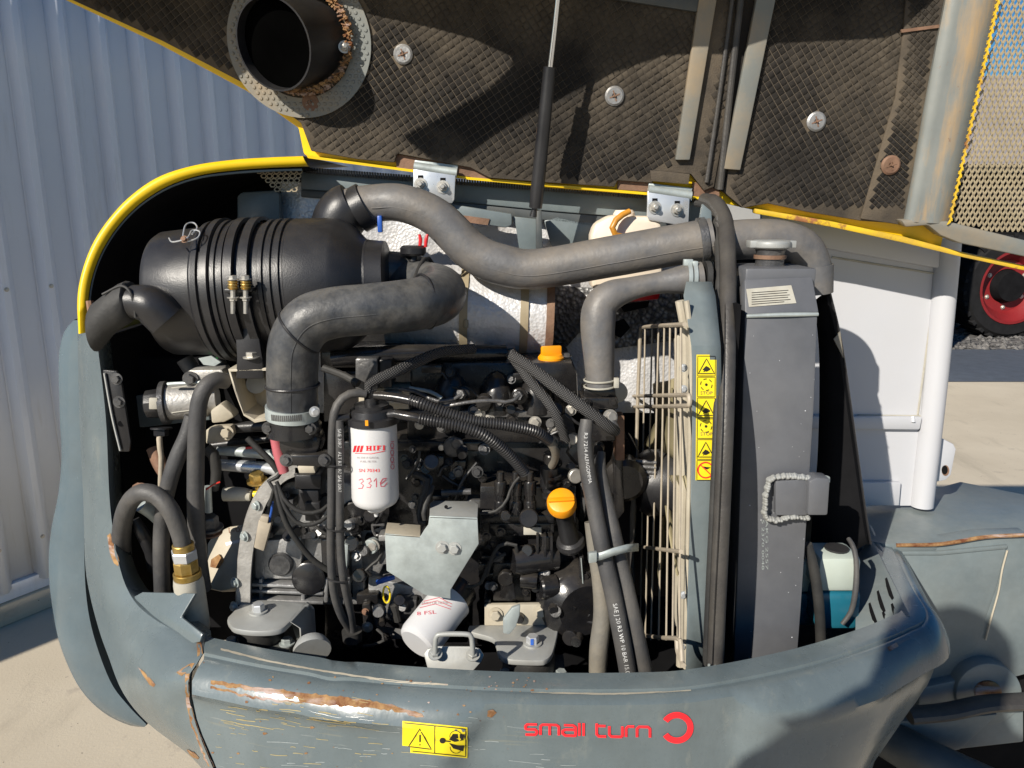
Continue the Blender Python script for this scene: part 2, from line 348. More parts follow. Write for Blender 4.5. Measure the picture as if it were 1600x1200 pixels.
class MB:
    def __init__(s): s.v, s.f = [], []
    def add(s, vs, fs):
        b = len(s.v); s.v += [Vector(v) for v in vs]; s.f += [tuple(i + b for i in f) for f in fs]; return s
    def rings(s, rings, close=True, cap0=True, cap1=True):
        n = len(rings[0]); vs = [p for r in rings for p in r]; fs = []
        for i in range(len(rings) - 1):
            for k in range(n if close else n - 1):
                k2 = (k + 1) % n
                fs.append((i * n + k, i * n + k2, (i + 1) * n + k2, (i + 1) * n + k))
        if close and cap0: fs.append(tuple(reversed(range(n))))
        if close and cap1: fs.append(tuple((len(rings) - 1) * n + k for k in range(n)))
        return s.add(vs, fs)
    def tube(s, pts, r=None, n=16, seg=None, wave=None, flat=1., hint=None, cap=True):
        """pts: (x,y,z) with r, or (x,y,z,r). wave=(period, depth) corrugates"""
        q = [tuple(p) if len(p) == 4 else (*p, r) for p in pts]
        L = sum(math.dist(a[:3], b[:3]) for a, b in zip(q, q[1:]))
        if seg is None: seg = max(6, min(60, int(L / .012))) if len(q) > 2 else 2
        if wave: seg = int(L / wave[0] * 6) + 2
        q = cr(q, seg)
        c = [Vector(a[:3]) for a in q]
        rings = []; x = None; d = 0.
        for i, p in enumerate(c):
            t = (c[min(i + 1, len(c) - 1)] - c[max(i - 1, 0)]).normalized()
            if x is None: x, _, _ = frame(t, hint)
            else: x = (x - t * x.dot(t)).normalized()
            y = t.cross(x)
            if i: d += (c[i] - c[i - 1]).length
            rr = q[i][3]
            if wave: rr -= wave[1] * (.5 + .5 * math.cos(2 * math.pi * d / wave[0])) ** 2
            rings.append([p + (x * math.cos(2 * math.pi * k / n) + y * math.sin(2 * math.pi * k / n) * flat) * rr for k in range(n)])
        return s.rings(rings, cap0=cap, cap1=cap)
    def lathe(s, p0, p1, prof, n=32, a0=0., a1=2 * math.pi, cap=True):
        """prof: (t along p0->p1 in metres or fraction if rel, radius)"""
        ax = p1 - p0; L = ax.length; x, y, a = frame(ax)
        full = abs(a1 - a0) > 6.28
        m = n if full else n + 1
        rings = []
        for t, r in prof:
            rings.append([p0 + a * (t * L) + (x * math.cos(a0 + (a1 - a0) * k / n) + y * math.sin(a0 + (a1 - a0) * k / n)) * max(r, 1e-5) for k in range(m)])
        return s.rings(rings, close=full, cap0=cap, cap1=cap)
    def ring(s, p0, p1, ro, ri, n=32):
        return s.lathe(p0, p1, [(0, ri), (0, ro), (1, ro), (1, ri), (0, ri)], n, cap=False)
    def prism(s, poly, off):
        """poly: list of points (planar), extruded by vector off"""
        n = len(poly); a = [Vector(p) for p in poly]; b = [p + off for p in a]
        fs = [tuple(range(n)), tuple(reversed(range(n, 2 * n)))]
        fs += [(i, n + i, n + (i + 1) % n, (i + 1) % n) for i in range(n)]
        return s.add(a + b, fs)
    def box(s, lo, hi):
        x0, y0, z0 = lo; x1, y1, z1 = hi
        return s.prism([(x0, y0, z0), (x1, y0, z0), (x1, y0, z1), (x0, y0, z1)], Vector((0, y1 - y0, 0)))
    def obox(s, c, ax, ay, az):
        """oriented box: centre and three half-axis vectors"""
        p = [c - ax - ay - az, c + ax - ay - az, c + ax + ay - az, c - ax + ay - az]
        return s.prism(p, az * 2)
    def grid(s, rows, close=False):
        n = len(rows[0]); fs = []
        for i in range(len(rows) - 1):
            for k in range(n - 1): fs.append((i * n + k, i * n + k + 1, (i + 1) * n + k + 1, (i + 1) * n + k))
        return s.add([p for r in rows for p in r], fs)
    def hexbolt(s, p, nrm, r, h=None, washer=True, stud=False):
        x, y, a = frame(nrm); h = h or r * .8
        o = p
        if washer:
            s.lathe(o, o + a * r * .22, [(0, r * 1.45), (1, r * 1.45)], 18); o = o + a * r * .22
        ang = random.random()
        def hx(rr, q): return [q + (x * math.cos(ang + k * math.pi / 3) + y * math.sin(ang + k * math.pi / 3)) * rr for k in range(6)]
        s.rings([hx(r, o), hx(r, o + a * h * .85), hx(r * .86, o + a * h)])
        if stud: s.lathe(o + a * h, o + a * (h + r * .9), [(0, r * .55), (.9, r * .55), (1, r * .42)], 12)
        return s
    def build(s, name, m, parent=None, bevel=0., seg=2, ang=32, subsurf=0, origin=None, solid=0., kind=None):
        me = bpy.data.meshes.new(name)
        if parent is None:
            lo = [min(v[i] for v in s.v) for i in range(3)]; hi = [max(v[i] for v in s.v) for i in range(3)]
            o = Vector(origin) if origin else Vector(((lo[0] + hi[0]) / 2, (lo[1] + hi[1]) / 2, lo[2]))
        else: o = worldloc(parent)
        bm = bmesh.new()
        vs = [bm.verts.new(v - o) for v in s.v]
        for f in s.f:
            if len(set(f)) < 3: continue
            try: bm.faces.new([vs[i] for i in f])
            except ValueError: pass
        bmesh.ops.remove_doubles(bm, verts=bm.verts, dist=1e-6)
        bmesh.ops.recalc_face_normals(bm, faces=bm.faces)
        if bevel:
            es = [e for e in bm.edges if len(e.link_faces) == 2 and e.calc_face_angle(0) > R(28)]
            if es: bmesh.ops.bevel(bm, geom=es, offset=bevel, segments=seg, profile=.5, affect='EDGES', clamp_overlap=True)
        bm.to_mesh(me); bm.free()
        for p in me.polygons: p.use_smooth = True
        me.set_sharp_from_angle(angle=R(ang))
        me.materials.append(MATS[m])
        ob = bpy.data.objects.new(name, me); col.objects.link(ob)
        if parent is None: ob.location = o
        else: ob.parent = parent
        if solid:
            md = ob.modifiers.new('solid', 'SOLIDIFY'); md.thickness = solid; md.offset = -1
        if subsurf:
            md = ob.modifiers.new('sub', 'SUBSURF'); md.levels = md.render_levels = subsurf
        if kind: ob['kind'] = kind
        return ob

def worldloc(o):
    v = Vector(o.location)
    while o.parent: o = o.parent; v += Vector(o.location)
    return v
def tag(o, label, cat, group=None):
    o['label'] = label; o['category'] = cat
    if group: o['group'] = group
    return o
def thing(name, label, cat, loc, group=None):
    o = bpy.data.objects.new(name, None); col.objects.link(o); o.location = loc; o.empty_display_size = .05
    return tag(o, label, cat, group)
def part(name, m, parent, bevel=0., **k):
    """returns a builder whose .done() makes the part"""
    b = MB(); b.done = lambda: b.build(name, m, parent, bevel, **k); return b
TOCAM = lambda p: (CAM - p).normalized()

def T(x, y, Y, r):
    """tube node from a photo pixel, a distance and a radius in photo pixels"""
    p = P(x, y, Y); return (*p, r * S(p))
def tubepx(nodes, **k): return MB().tube([T(*q) for q in nodes], **k)
def platepx(poly, pl, th, toward=True):
    """plate cut to a pixel outline lying in plane pl, th thick away from the camera"""
    pts = [PP(x, y, pl) for x, y in poly]
    n = (pts[1] - pts[0]).cross(pts[2] - pts[0])
    for i in range(2, len(pts) - 1):
        q = (pts[i] - pts[0]).cross(pts[i + 1] - pts[0])
        if q.length > n.length: n = q
    n.normalize()
    if n.dot(CAM - pts[0]) > 0: n = -n
    return MB().prism(pts, n * th)
def rrect(x0, y0, x1, y1, r, n=4, skew=0.):
    o = []
    for cx, cy, a in ((x1 - r, y0 + r, -90), (x1 - r, y1 - r, 0), (x0 + r, y1 - r, 90), (x0 + r, y0 + r, 180)):
        for k in range(n + 1):
            t = R(a + 90 * k / n); o.append((cx + r * math.cos(t) + skew * (cy + r * math.sin(t) - y0), cy + r * math.sin(t)))
    return o
def circ(cx, cy, rx, ry=None, n=24, a0=0., a1=360.):
    ry = ry or rx; full = a1 - a0 >= 360
    return [(cx + rx * math.cos(R(a0 + (a1 - a0) * k / n)), cy + ry * math.sin(R(a0 + (a1 - a0) * k / n))) for k in range(n if full else n + 1)]
def bolt(x, y, pl, rpx, parent, m='steel_bolt', nrm=None, stud=False, washer=True, name='bolt', h=None):
    p = PP(x, y, pl); n = nrm or Vector((0, -1, .05)); r = rpx * S(p)
    return MB().hexbolt(p - n.normalized() * .001, n, r, h and h * S(p), washer, stud).build(name, m, parent, ang=25)

# decals: pixel shapes dropped onto a finished surface
def bvh_of(*obs):
    vs, ps = [], []
    dg = bpy.context.evaluated_depsgraph_get()
    for o in obs:
        b = len(vs); wl = worldloc(o); me = o.evaluated_get(dg).to_mesh()
        vs += [wl + v.co for v in me.vertices]; ps += [tuple(b + i for i in p.vertices) for p in me.polygons]
    return BVHTree.FromPolygons(vs, ps)
def drop(bv, x, y, off):
    r = ray(x, y).normalized(); h = bv.ray_cast(CAM, r)
    if h[0] is None: return None
    n = h[1] if h[1].dot(r) < 0 else -h[1]
    return h[0] + n * off
def decal(polys, bv, off=.0012):
    b = MB()
    for poly in polys:
        pts = [drop(bv, x, y, off) for x, y in poly]
        if any(p is None for p in pts): continue
        b.add(pts, [tuple(range(len(pts)))])
    return b
def stroke(pts, wd, closed=False, step=4.):
    """quads along a pixel polyline, width wd"""
    q = []
    pl = list(pts) + ([pts[0]] if closed else [])
    for a, b in zip(pl, pl[1:]):
        L = math.dist(a, b); k = max(1, int(L / step))
        for i in range(k): q.append((a[0] + (b[0] - a[0]) * i / k, a[1] + (b[1] - a[1]) * i / k))
    q.append(pl[-1])
    Ls, Rs = [], []
    for i, p in enumerate(q):
        a, b = q[max(i - 1, 0)], q[min(i + 1, len(q) - 1)]
        if closed and i in (0, len(q) - 1): a, b = q[-2], q[1]
        d = (b[0] - a[0], b[1] - a[1]); L = math.hypot(*d) or 1
        nx, ny = -d[1] / L * wd / 2, d[0] / L * wd / 2
        Ls.append((p[0] + nx, p[1] + ny)); Rs.append((p[0] - nx, p[1] - ny))
    return [[Ls[i], Ls[i + 1], Rs[i + 1], Rs[i]] for i in range(len(q) - 1)]
_tc = {}
def textmesh(s):
    if s not in _tc:
        c = bpy.data.curves.new('t', 'FONT'); c.body = s; c.size = 1; c.resolution_u = 2
        o = bpy.data.objects.new('t', c); col.objects.link(o)
        me = bpy.data.meshes.new_from_object(o.evaluated_get(bpy.context.evaluated_depsgraph_get()))
        _tc[s] = ([tuple(v.co[:2]) for v in me.vertices], [tuple(p.vertices) for p in me.polygons])
        bpy.data.objects.remove(o); bpy.data.curves.remove(c); bpy.data.meshes.remove(me)
    return _tc[s]
def textdecal(s, x, y, w, h, bv, ang=0., off=.0012, shear=0.):
    """text filling w x h photo pixels with its lower left corner at x, y"""
    vs, fs = textmesh(s)
    x0 = min(v[0] for v in vs); x1 = max(v[0] for v in vs); y0 = min(v[1] for v in vs); y1 = max(v[1] for v in vs)
    ca, sa = math.cos(R(ang)), math.sin(R(ang)); pts = []
    for a, b in vs:
        px, py = (a - x0) / (x1 - x0) * w, -(b - y0) / (y1 - y0) * h
        px -= py * shear
        pts.append(drop(bv, x + px * ca - py * sa, y + px * sa + py * ca, off))
    return MB().add([p or Vector() for p in pts], [f for f in fs if all(pts[i] is not None for i in f)])
def texttube(s, nodes, size, start, off=.0008, side=0.):
    """text running along a hose, on the side that faces the camera"""
    q = cr([T(*n) for n in nodes], 120)
    c = [Vector(a[:3]) for a in q]; L = [0.]
    for a, b in zip(c, c[1:]): L.append(L[-1] + (b - a).length)
    vs, fs = textmesh(s); out = []
    for a, b in vs:
        d = start + a * size; i = 0
        while i < len(L) - 2 and L[i + 1] < d: i += 1
        t = (d - L[i]) / max(L[i + 1] - L[i], 1e-9); p = c[i].lerp(c[i + 1], t)
        ax = (c[min(i + 2, len(c) - 1)] - c[max(i - 1, 0)]).normalized()
        tc = TOCAM(p); tc = (tc - ax * tc.dot(ax)).normalized(); up = tc.cross(ax)
        r = q[i][3] + off; th = (b - .35) * size / r + side
        out.append(p + (tc * math.cos(th) + up * math.sin(th)) * r)
    return MB().add(out, fs)
# ================================================================ setting
g = MB().grid([[(-60, -60, 0), (60, -60, 0)], [(-60, 60, 0), (60, 60, 0)]]).build('ground', 'concrete'); g['kind'] = 'structure'
gp = [PZ(x, y, .004) for x, y in ((1400, 546), (1800, 546))]
gr = MB().grid([[(gp[0].x - 12, gp[0].y, .004), (gp[1].x + 12, gp[1].y, .004)], [(gp[0].x - 12, gp[0].y + 9, .004), (gp[1].x + 12, gp[1].y + 9, .004)]]).build('gravel', 'gravel'); gr['kind'] = 'structure'
# a shallow carpet of stones so the strip has relief
b = MB()
for k in range(1500):
    c = Vector((random.uniform(4.5, 8.5), gp[0].y + random.random() ** 1.5 * 3.0, .01)); r = random.uniform(.015, .045)
    d = [Vector((random.uniform(-.2, .2), random.uniform(-.2, .2), random.uniform(-.2, .2))) for _ in range(6)]
    o = [c + (Vector(v) + e) * r for v, e in zip(((1, 0, 0), (0, 1, 0), (-1, 0, 0), (0, -1, 0), (0, 0, .7), (0, 0, -.7)), d)]
    b.add(o, [(0, 1, 4), (1, 2, 4), (2, 3, 4), (3, 0, 4), (1, 0, 5), (2, 1, 5), (3, 2, 5), (0, 3, 5)])
tag(b.build('gravel_stones', 'gravel', kind='stuff'), 'loose grey gravel strip at the edge of the concrete', 'gravel')

ya = PZ(1500, 597, 0).y
MB().grid([[(-8, ya, .004), (30, ya, .004)], [(-8, gp[0].y, .004), (30, gp[0].y, .004)]]).build('painted_shade_strip', 'shade_ground')['kind'] = 'structure'  # flat strip coloured to stand in for the far ground shadow
# ---- ribbed sheet wall
wd = Vector((math.cos(R(57)), math.sin(R(57)), 0)); wn = Vector((wd.y, -wd.x, 0))
w0 = Vector((-1.84, 2.65, 0)); SP = .150
def wall_pt(s, o, z): return w0 + wd * s + wn * o + Vector((0, 0, z))
wall = thing('metal_wall', 'pale ribbed sheet metal wall standing in shade behind the machine', 'wall', w0)
prof = []
u0 = -.62
for k in range(-14, 40):
    a = u0 + k * SP
    prof += [(a, 0), (a + .072, 0), (a + .074, -.004), (a + .079, 0), (a + .090, .050), (a + .112, .050)]
rows = []
for z in (.13, 1.0, 2.0, 2.42):
    rows.append([wall_pt(s, o, z) for s, o in prof])
MB().grid(rows).build('ribbed_sheet', 'wall_sheet', wall, ang=15, solid=.002)
MB().prism([wall_pt(-4, .03, 0), wall_pt(7, .03, 0), wall_pt(7, -.15, 0), wall_pt(-4, -.15, 0)], Vector((0, 0, .085))).build('foundation', 'concrete', wall, .006)
MB().prism([wall_pt(-4, .018, .086), wall_pt(7, .018, .086), wall_pt(7, -.1, .086), wall_pt(-4, -.1, .086)], Vector((0, 0, .06))).build('base_flashing', 'wall_sheet', wall, .003)
sm = None
for k in range(-4, 14):
    for z in (1.22, .3):
        p = wall_pt(u0 + k * SP + .101, .050, z)
        if sm is None: sm = MB().hexbolt(p, wn, .0055).build('screw', 'steel_bolt', wall); sp0 = p
        else:
            c = sm.copy(); col.objects.link(c); c.location = p - sp0

# ---- unseen block added behind the machine to shade the tractor
ob_ = thing('shade_block', 'added unseen block behind the machine that shades the far right', 'blocker', (2.2, 8.6, 0))
MB().box((.5, 7.2, 0), (3.95, 10, 3.2)).build('wall', 'shed_wall', ob_)  # body of the added shade block
MB().prism([(.35, 7.05, 3.2), (.35, 10.15, 3.2), (.35, 10.15, 3.3), (.35, 8.6, 3.9), (.35, 7.05, 3.3)], Vector((3.75, 0, 0))).build('roof', 'roof_brown', ob_)  # top of the added shade block
# ---- far shed seen through the mesh, and a parked tractor's wheel
sh = thing('shed', 'distant shed with a dull brown roof seen through the mesh', 'shed', (13, 17, 0))
b = MB(); b.box((7, 17, 0), (32, 27, 2.4)); b.build('wall', 'shed_wall', sh)
MB().prism([(6.5, 16.4, 2.35), (6.5, 27.6, 2.35), (6.5, 22, 4.9)], Vector((26, 0, 0))).build('roof', 'roof_brown', sh)
MB().box((9.5, 16.93, 0), (12.5, 17.02, 2.2)).build('door', 'dark_void', sh)
wc = PZ(1562, 522, .02); wc = P(1566, 446, wc.y)
tb = thing('tractor', 'dark parked tractor with a red wheel rim beyond the concrete', 'tractor', (wc.x, wc.y + .6, 0))
ax = Vector((-.1, 1, 0)).normalized()
RW = wc.z
tw = MB().lathe(wc - ax * .2, wc + ax * .2, [(0, .42), (0, RW * .92), (.12, RW * .99), (.88, RW * .99), (1, RW * .9), (1, .42), (0, .42)], 48, cap=False).build('wheel', 'tyre', tb)
b = MB(); x, y, z = frame(ax)
for k in range(28):
    a = k * 2 * math.pi / 28; rd = (x * math.cos(a) + y * math.sin(a)); td = ax.cross(rd)
    b.obox(wc + rd * (RW * .985), ax * .19 + td * .06, rd * .02, td * .022)
b.build('tread', 'tyre', tw)
MB().lathe(wc - ax * .21, wc + ax * .1, [(0, .43), (0, .40), (.15, .375), (.3, .33), (.5, .30), (.5, .2), (.6, .19), (.6, 0)], 40, cap=False).build('rim', 'rim_red', tw)
MB().lathe(wc - ax * .16, wc + ax * .02, [(0, 0), (0, .17), (.3, .185), (1, .2)], 24, cap=False).build('hub', 'dark_void', tw)
for k in range(6):
    a = k * math.pi / 3
    MB().hexbolt(wc - ax * .055 + (x * math.cos(a) + y * math.sin(a)) * .25, -ax, .018).build('wheel_nut', 'steel_bolt', tw)
# the tractor body, dark behind the wheel
o = Vector((wc.x, wc.y + .3, 0))
MB().box((o.x - 2.4, o.y, .35), (o.x + 2.4, o.y + .8, 1.2)).build('chassis', 'dark_void', tb, .04)
MB().box((o.x - 2.2, o.y + .1, 1.2), (o.x + .8, o.y + .7, 1.75)).build('bonnet', 'dark_void', tb, .08)
MB().lathe(Vector((o.x + 1.9, o.y - .3, .8)), Vector((o.x + 1.9, o.y + .1, .8)), [(0, .3), (0, .75), (1, .8), (1, .3)], 40).build('rear_wheel', 'tyre', tb)
MB().lathe(Vector((o.x - .95, o.y - .25, .62)), Vector((o.x - .95, o.y + .1, .62)), [(0, .3), (0, .58), (1, .62), (1, .3)], 40).build('front_wheel', 'tyre', tb)
# ================================================================ machine body
# ---- counterweight: a profile swept along the curved rear rim
ZR = .84
rim_px = [(316, 1000), (450, 1026), (600, 1044), (800, 1056), (1000, 1057), (1100, 1049), (1240, 1021), (1340, 991), (1395, 969)]
rim = [PZ(x, y, ZR) for x, y in rim_px] + [Vector((.668, 1.185, ZR)), Vector((.69, 1.28, ZR)), Vector((.757, 1.53, ZR))]
N = 150
path = [Vector(q) for q in cr([tuple(p) for p in rim], N)]
prof = [(-.012, -.30), (-.012, -.004), (-.010, 0), (.016, 0), (.026, -.002), (.0275, -.0065), (.030, -.0065), (.036, -.006), (.050, -.013), (.062, -.026), (.069, -.042), (.071, -.055), (.0705, -.066), (.071, -.078), (.073, -.095), (.076, -.118), (.078, -.15), (.08, -.2), (.078, -.3), (.06, -.42), (.02, -.47)]
def sm(a, b, x):
    t = max(0, min(1, (x - a) / (b - a))); return t * t * (3 - 2 * t)
rows = []
for i, p in enumerate(path):
    t = (path[min(i + 1, N - 1)] - path[max(i - 1, 0)]).normalized(); o = Vector((t.y, -t.x, 0))
    row = []
    for k, (a, z) in enumerate(prof):
        q = a
        X = p.x
        if z < -.004:
            f = sm(-.012, -.05, z)
            # scraped ledge on the left: a step under the roll
            L = 1 - sm(-.2, -.08, X)
            q -= L * .016 * sm(-.045, -.06, z) * (1 - .6 * sm(-.1, -.2, z))
            # pressed pocket that carries the lettering
            pk = sm(-.05 + z * .5, .0 + z * .5, X) * (1 - sm(.29, .34, X))
            q -= pk * .022 * sm(-.004, -.04, z) * (1 - sm(-.15, -.24, z))
            # right-hand swell and crease
            rr = sm(.34, .6, X)
            q += rr * .010 * math.exp(-((z + .055) / .012) ** 2)
            q += rr * .012 * f
            q -= sm(.42, .66, X) * (.03 * sm(.0, -.07, z) + .085 * sm(-.045, -.32, z))
            q += .0015 * math.sin(X * 23 + z * 30) * f + .001 * math.sin(X * 51) * f
        if X > .62: z *= 1
        row.append(p + o * q + Vector((0, 0, z - .004 * (1 if k > 1 else 0) * math.exp(-((X + .26) / .02) ** 2))))
    rows.append(row)
# the left end follows the torn seam
CRK = [(-400, 330), (985, 318), (1028, 319), (1055, 300), (1088, 300), (1124, 308), (1163, 322), (1200, 340), (1260, 362), (4000, 400)]
def crackx(y):
    for (ya, xa), (yb, xb) in zip(CRK, CRK[1:]):
        if ya <= y <= yb: return xa + (xb - xa) * (y - ya) / (yb - ya)
    return 320
def toPx(p):
    q = p - CAM; z = q.dot(Vector((0, cp, -sp))); return 800 + F * q.x / z, 600 - F * q.dot(Vector((0, sp, cp))) / z
for k in range(1, len(prof)):
    colk = [r[k] for r in rows]; i0 = 0
    for i in range(60):
        x, y = toPx(colk[i])
        if x >= crackx(y): break
        i0 = i
    x, y = toPx(colk[i0]); x2, y2 = toPx(colk[i0 + 1]); f0 = max(0, min(1, (crackx(y) - x) / max(x2 - x, 1e-6))) + i0
    for i in range(N):
        u = f0 + (N - 1 - f0) * i / (N - 1); j = min(int(u), N - 2)
        rows[i][k] = colk[j].lerp(colk[j + 1], u - j)
cw = thing('counterweight', 'grey steel counterweight with scraped rusty edge and red lettering', 'counterweight', (.05, 1.05, .37))
cwm = MB().grid(rows).build('shell', 'counterweight_paint', cw, ang=40)
inner = MB().grid([[r[0] for r in rows], [r[0] + Vector((0, .5, 0)) for r in rows]])
CWB = bvh_of(cwm)
# rust scrape along the ledge
def ribbon(top, bot): return [[top[i], top[i + 1], bot[i + 1], bot[i]] for i in range(len(top) - 1)]
def jit(pts, a, n=60):
    q = cr([(x, y, 0.) for x, y in pts], n); return [(x + random.uniform(-a, a) * .5, y + random.uniform(-a, a)) for x, y, _ in q]
decal(ribbon(jit([(330, 1062), (400, 1073), (520, 1087), (600, 1098), (660, 1116)], 1.6), jit([(328, 1074), (400, 1092), (520, 1102), (600, 1108), (662, 1122)], 2.2)), CWB, .0006).build('rust_scrape', 'rust_scrape', cw)
for pts in ([(762, 1110), (770, 1108), (776, 1113), (768, 1121), (761, 1119)], [(1386, 1012), (1400, 1004), (1404, 1010), (1390, 1018)]):
    decal([pts], CWB, .0007).build('rust_spot', 'rust_scrape', cw)
decal(ribbon(jit([(345, 1013), (440, 1036), (600, 1061), (700, 1069)], .4), jit([(345, 1016), (440, 1039), (600, 1064), (700, 1071)], .5)), CWB, .0006).build('bare_line', 'beige_paint', cw)
decal(ribbon(jit([(830, 1081), (960, 1083), (1080, 1078)], .3, 30), jit([(830, 1083), (960, 1086), (1080, 1080)], .4, 30)), CWB, .0006).build('bare_line', 'beige_paint', cw)
# lettering
def letter(ch, x, h):
    """rounded square strokes, x-height h; returns polylines, advance"""
    c = 4
    L = {
     's': ([[(17, -h), (3, -h), (0, -h + 3), (0, -h / 2 - 1), (3, -h / 2), (14, -h / 2), (17, -h / 2 + 3), (17, -3), (14, 0), (0, 0)]], 22),
     'm': ([[(0, 0), (0, -h + 3), (3, -h), (23, -h), (27, -h + 3), (27, 0)], [(13.5, -h), (13.5, 0)]], 32.5),
     'a': ([[(2, -h), (15, -h), (19, -h + 3), (19, 0), (4, 0), (0, -3), (0, -h / 2 + 1), (4, -h / 2 - 1), (19, -h / 2 - 1)]], 24.5),
     'l': ([[(0, -h - 4), (0, 0)]], 6.3),
     't': ([[(0, -h - 4), (0, -3), (3, 0), (14, 0)], [(0, -h), (13, -h)]], 18.5),
     'u': ([[(0, -h), (0, -3), (3, 0), (19, 0)], [(19, -h), (19, 0)]], 24.5),
     'r': ([[(0, 0), (0, -h + 3), (3, -h), (12, -h)]], 16),
     'n': ([[(0, 0), (0, -h + 3), (3, -h), (16, -h), (19, -h + 3), (19, 0)]], 24)}[ch]
    return [[(x + a, b) for a, b in pl] for pl in L[0]], L[1]
x = 0.; strokes = []
for ch in 'small turn':
    if ch == ' ': x += 13; continue
    pls, ad = letter(ch, x, 16.)
    for pl in pls: strokes.append(pl)
    x += ad
b = MB(); sx = 194. / (x - 5)
for pl in strokes:
    q = [(821 + a * sx, 1146.5 + bb + (a * sx) * .024) for a, bb in pl]
    d = decal(stroke(q, 4., step=2.), CWB, .0017); b.add(d.v, d.f)
lt = b.build('lettering', 'ink_red', cw)
b = decal(stroke(circ(1057, 1136, 21, 20, n=40, a0=-148, a1=148), 9.5, step=2.), CWB, .0017)
b.build('emblem', 'ink_red', cw)
# scratches and chips
random.seed(21)
def scratches(n, area, slope, name, m, w0, w1, l0, l1):
    b = MB()
    for k in range(n):
        x, y = random.uniform(area[0], area[2]), random.uniform(area[1], area[3]); L = random.uniform(l0, l1) * random.random() ** .6 + 3; s = slope + random.uniform(-.07, .07)
        pts = [(x, y), (x + L * .4, y + L * .4 * s + random.uniform(-1, 1)), (x + L, y + L * s)]
        d = decal(stroke(pts, random.uniform(w0, w1)), CWB, .0006); b.add(d.v, d.f)
    return b.build(name, m, cw, kind='stuff')
scratches(46, (335, 1088, 560, 1140), .16, 'scratches', 'scratch_yellow', .5, 1.3, 8, 55)
scratches(30, (330, 1110, 700, 1198), .10, 'scratches', 'scratch_yellow', .5, 1.1, 4, 30)
scratches(30, (400, 1120, 900, 1198), .04, 'scratches', 'scratch_white', .4, .9, 6, 60)
b = MB()
for k in range(70):
    if k < 26: x, y = random.uniform(660, 880), random.uniform(1056, 1082)
    elif k < 50: x, y = random.uniform(330, 760), random.uniform(1085, 1198)
    else: x, y = random.uniform(345, 700), 1050 + random.uniform(-3, 14) + (random.random() * 40)
    r = random.uniform(.8, 3.2) * random.random() + .7
    d = decal([[(x + r * math.cos(a * 1.05) * random.uniform(.6, 1.5), y + r * math.sin(a * 1.05) * random.uniform(.4, .9)) for a in range(6)]], CWB, .0007); b.add(d.v, d.f)
b.build('rust_chips', 'rust_scrape', cw, kind='stuff')
# warning sticker on the face
q0 = lambda a, c: (629 + 101 * a + 0 * c, 1126 + 48 * c + 10 * a)
gs = [[[q0(i / 8, j / 5), q0((i + 1) / 8, j / 5), q0((i + 1) / 8, (j + 1) / 5), q0(i / 8, (j + 1) / 5)] for i in range(8) if not (i == 0 and j > 3)] for j in range(5)]
st = decal([p for r in gs for p in r], CWB, .001).build('warning_sticker', 'sticker_yellow', cw)
ink = []
ink += stroke([q0(.03, .06), q0(.97, .06), q0(.97, .94), q0(.16, .94)], 1.5)
ink += stroke([q0(.5, .06), q0(.5, .94)], 1.1)
ink += stroke([q0(.27, .2), q0(.45, .82), q0(.1, .8)], 1.6, closed=True)
ink += stroke([q0(.275, .38), q0(.275, .62)], 2.2) + stroke([q0(.275, .69), q0(.275, .73)], 2.2)
ink += [[q0(.72, .45), q0(.78, .25), q0(.95, .22), q0(.93, .42), q0(.8, .5)], [q0(.72, .55), q0(.84, .6), q0(.95, .58), q0(.93, .78), q0(.78, .72)]]
ink += [circ(*q0(.62, .5), 4.5, n=10)] + stroke([q0(.64, .5), q0(.74, .5)], 2)
ink += stroke(circ(*q0(.82, .33), 9, n=14, a0=170, a1=370), .8) + stroke(circ(*q0(.82, .68), 9, n=14, a0=-10, a1=190), .8)
decal(ink, CWB, .0015).build('pictogram', 'ink_black', st)
# right end: inside louvre plate with slots
lp = (P(1358, 830, 1.47), (P(1418, 960, 1.165) - P(1358, 830, 1.47)).cross(P(1338, 988, 1.16) - P(1358, 830, 1.47)).normalized())
fl = [(1352, 830), (1360, 826), (1424, 962), (1395, 972), (1340, 990), (1338, 880)]
lv = platepx([(1338, 870), (1352, 850), (1364, 846), (1422, 962), (1395, 972), (1336, 992)], lp, .006).build('louvre_plate', 'grey_paint', cw, .0015)
LVB = bvh_of(lv)
for qx, qy, h in ((1357, 944, 40), (1370, 925, 42), (1383, 905, 42), (1378, 958, 24), (1392, 945, 34)):
    decal([[(qx, qy), (qx + 3, qy - 2), (qx + 14, qy + h * .72), (qx + 11, qy + h * .8), (qx + 6, qy + h * .62), (qx + 2, qy + h * .3)]], LVB, .0012).build('louvre_slot', 'dark_void', lv)
MB().tube([tuple(P(1357, 824, 1.52)), tuple(P(1395, 900, 1.33)), tuple(P(1424, 964, 1.2))], .007, n=10).build('edge_flange', 'grey_paint', cw)

# ---- left corner casting with the torn seam
R5 = [((121, 522, 1.33), (135, 516, 1.30), (150, 520, 1.27)),
      ((124, 650, 1.33), (142, 650, 1.29), (165, 650, 1.26)),
      ((130, 780, 1.31), (150, 785, 1.27), (172, 790, 1.24)),
      ((133, 880, 1.28), (156, 880, 1.23), (186, 882, 1.20)),
      ((141, 932, 1.25), (170, 934, 1.19), (207, 935, 1.17)),
      ((155, 985, 1.21), (195, 978, 1.15), (242, 968, 1.13)),
      ((168, 1022, 1.18), (225, 1020, 1.11), (309, 1012, 1.065)),
      ((192, 1082, 1.13), (245, 1075, 1.05), (294, 1058, 1.035)),
      ((231, 1130, 1.09), (265, 1128, 1.02), (297, 1100, 1.01)),
      ((300, 1184, 1.02), (308, 1176, .99), (311, 1150, .985)),
      ((345, 1240, .97), (345, 1238, .965), (348, 1236, .96))]
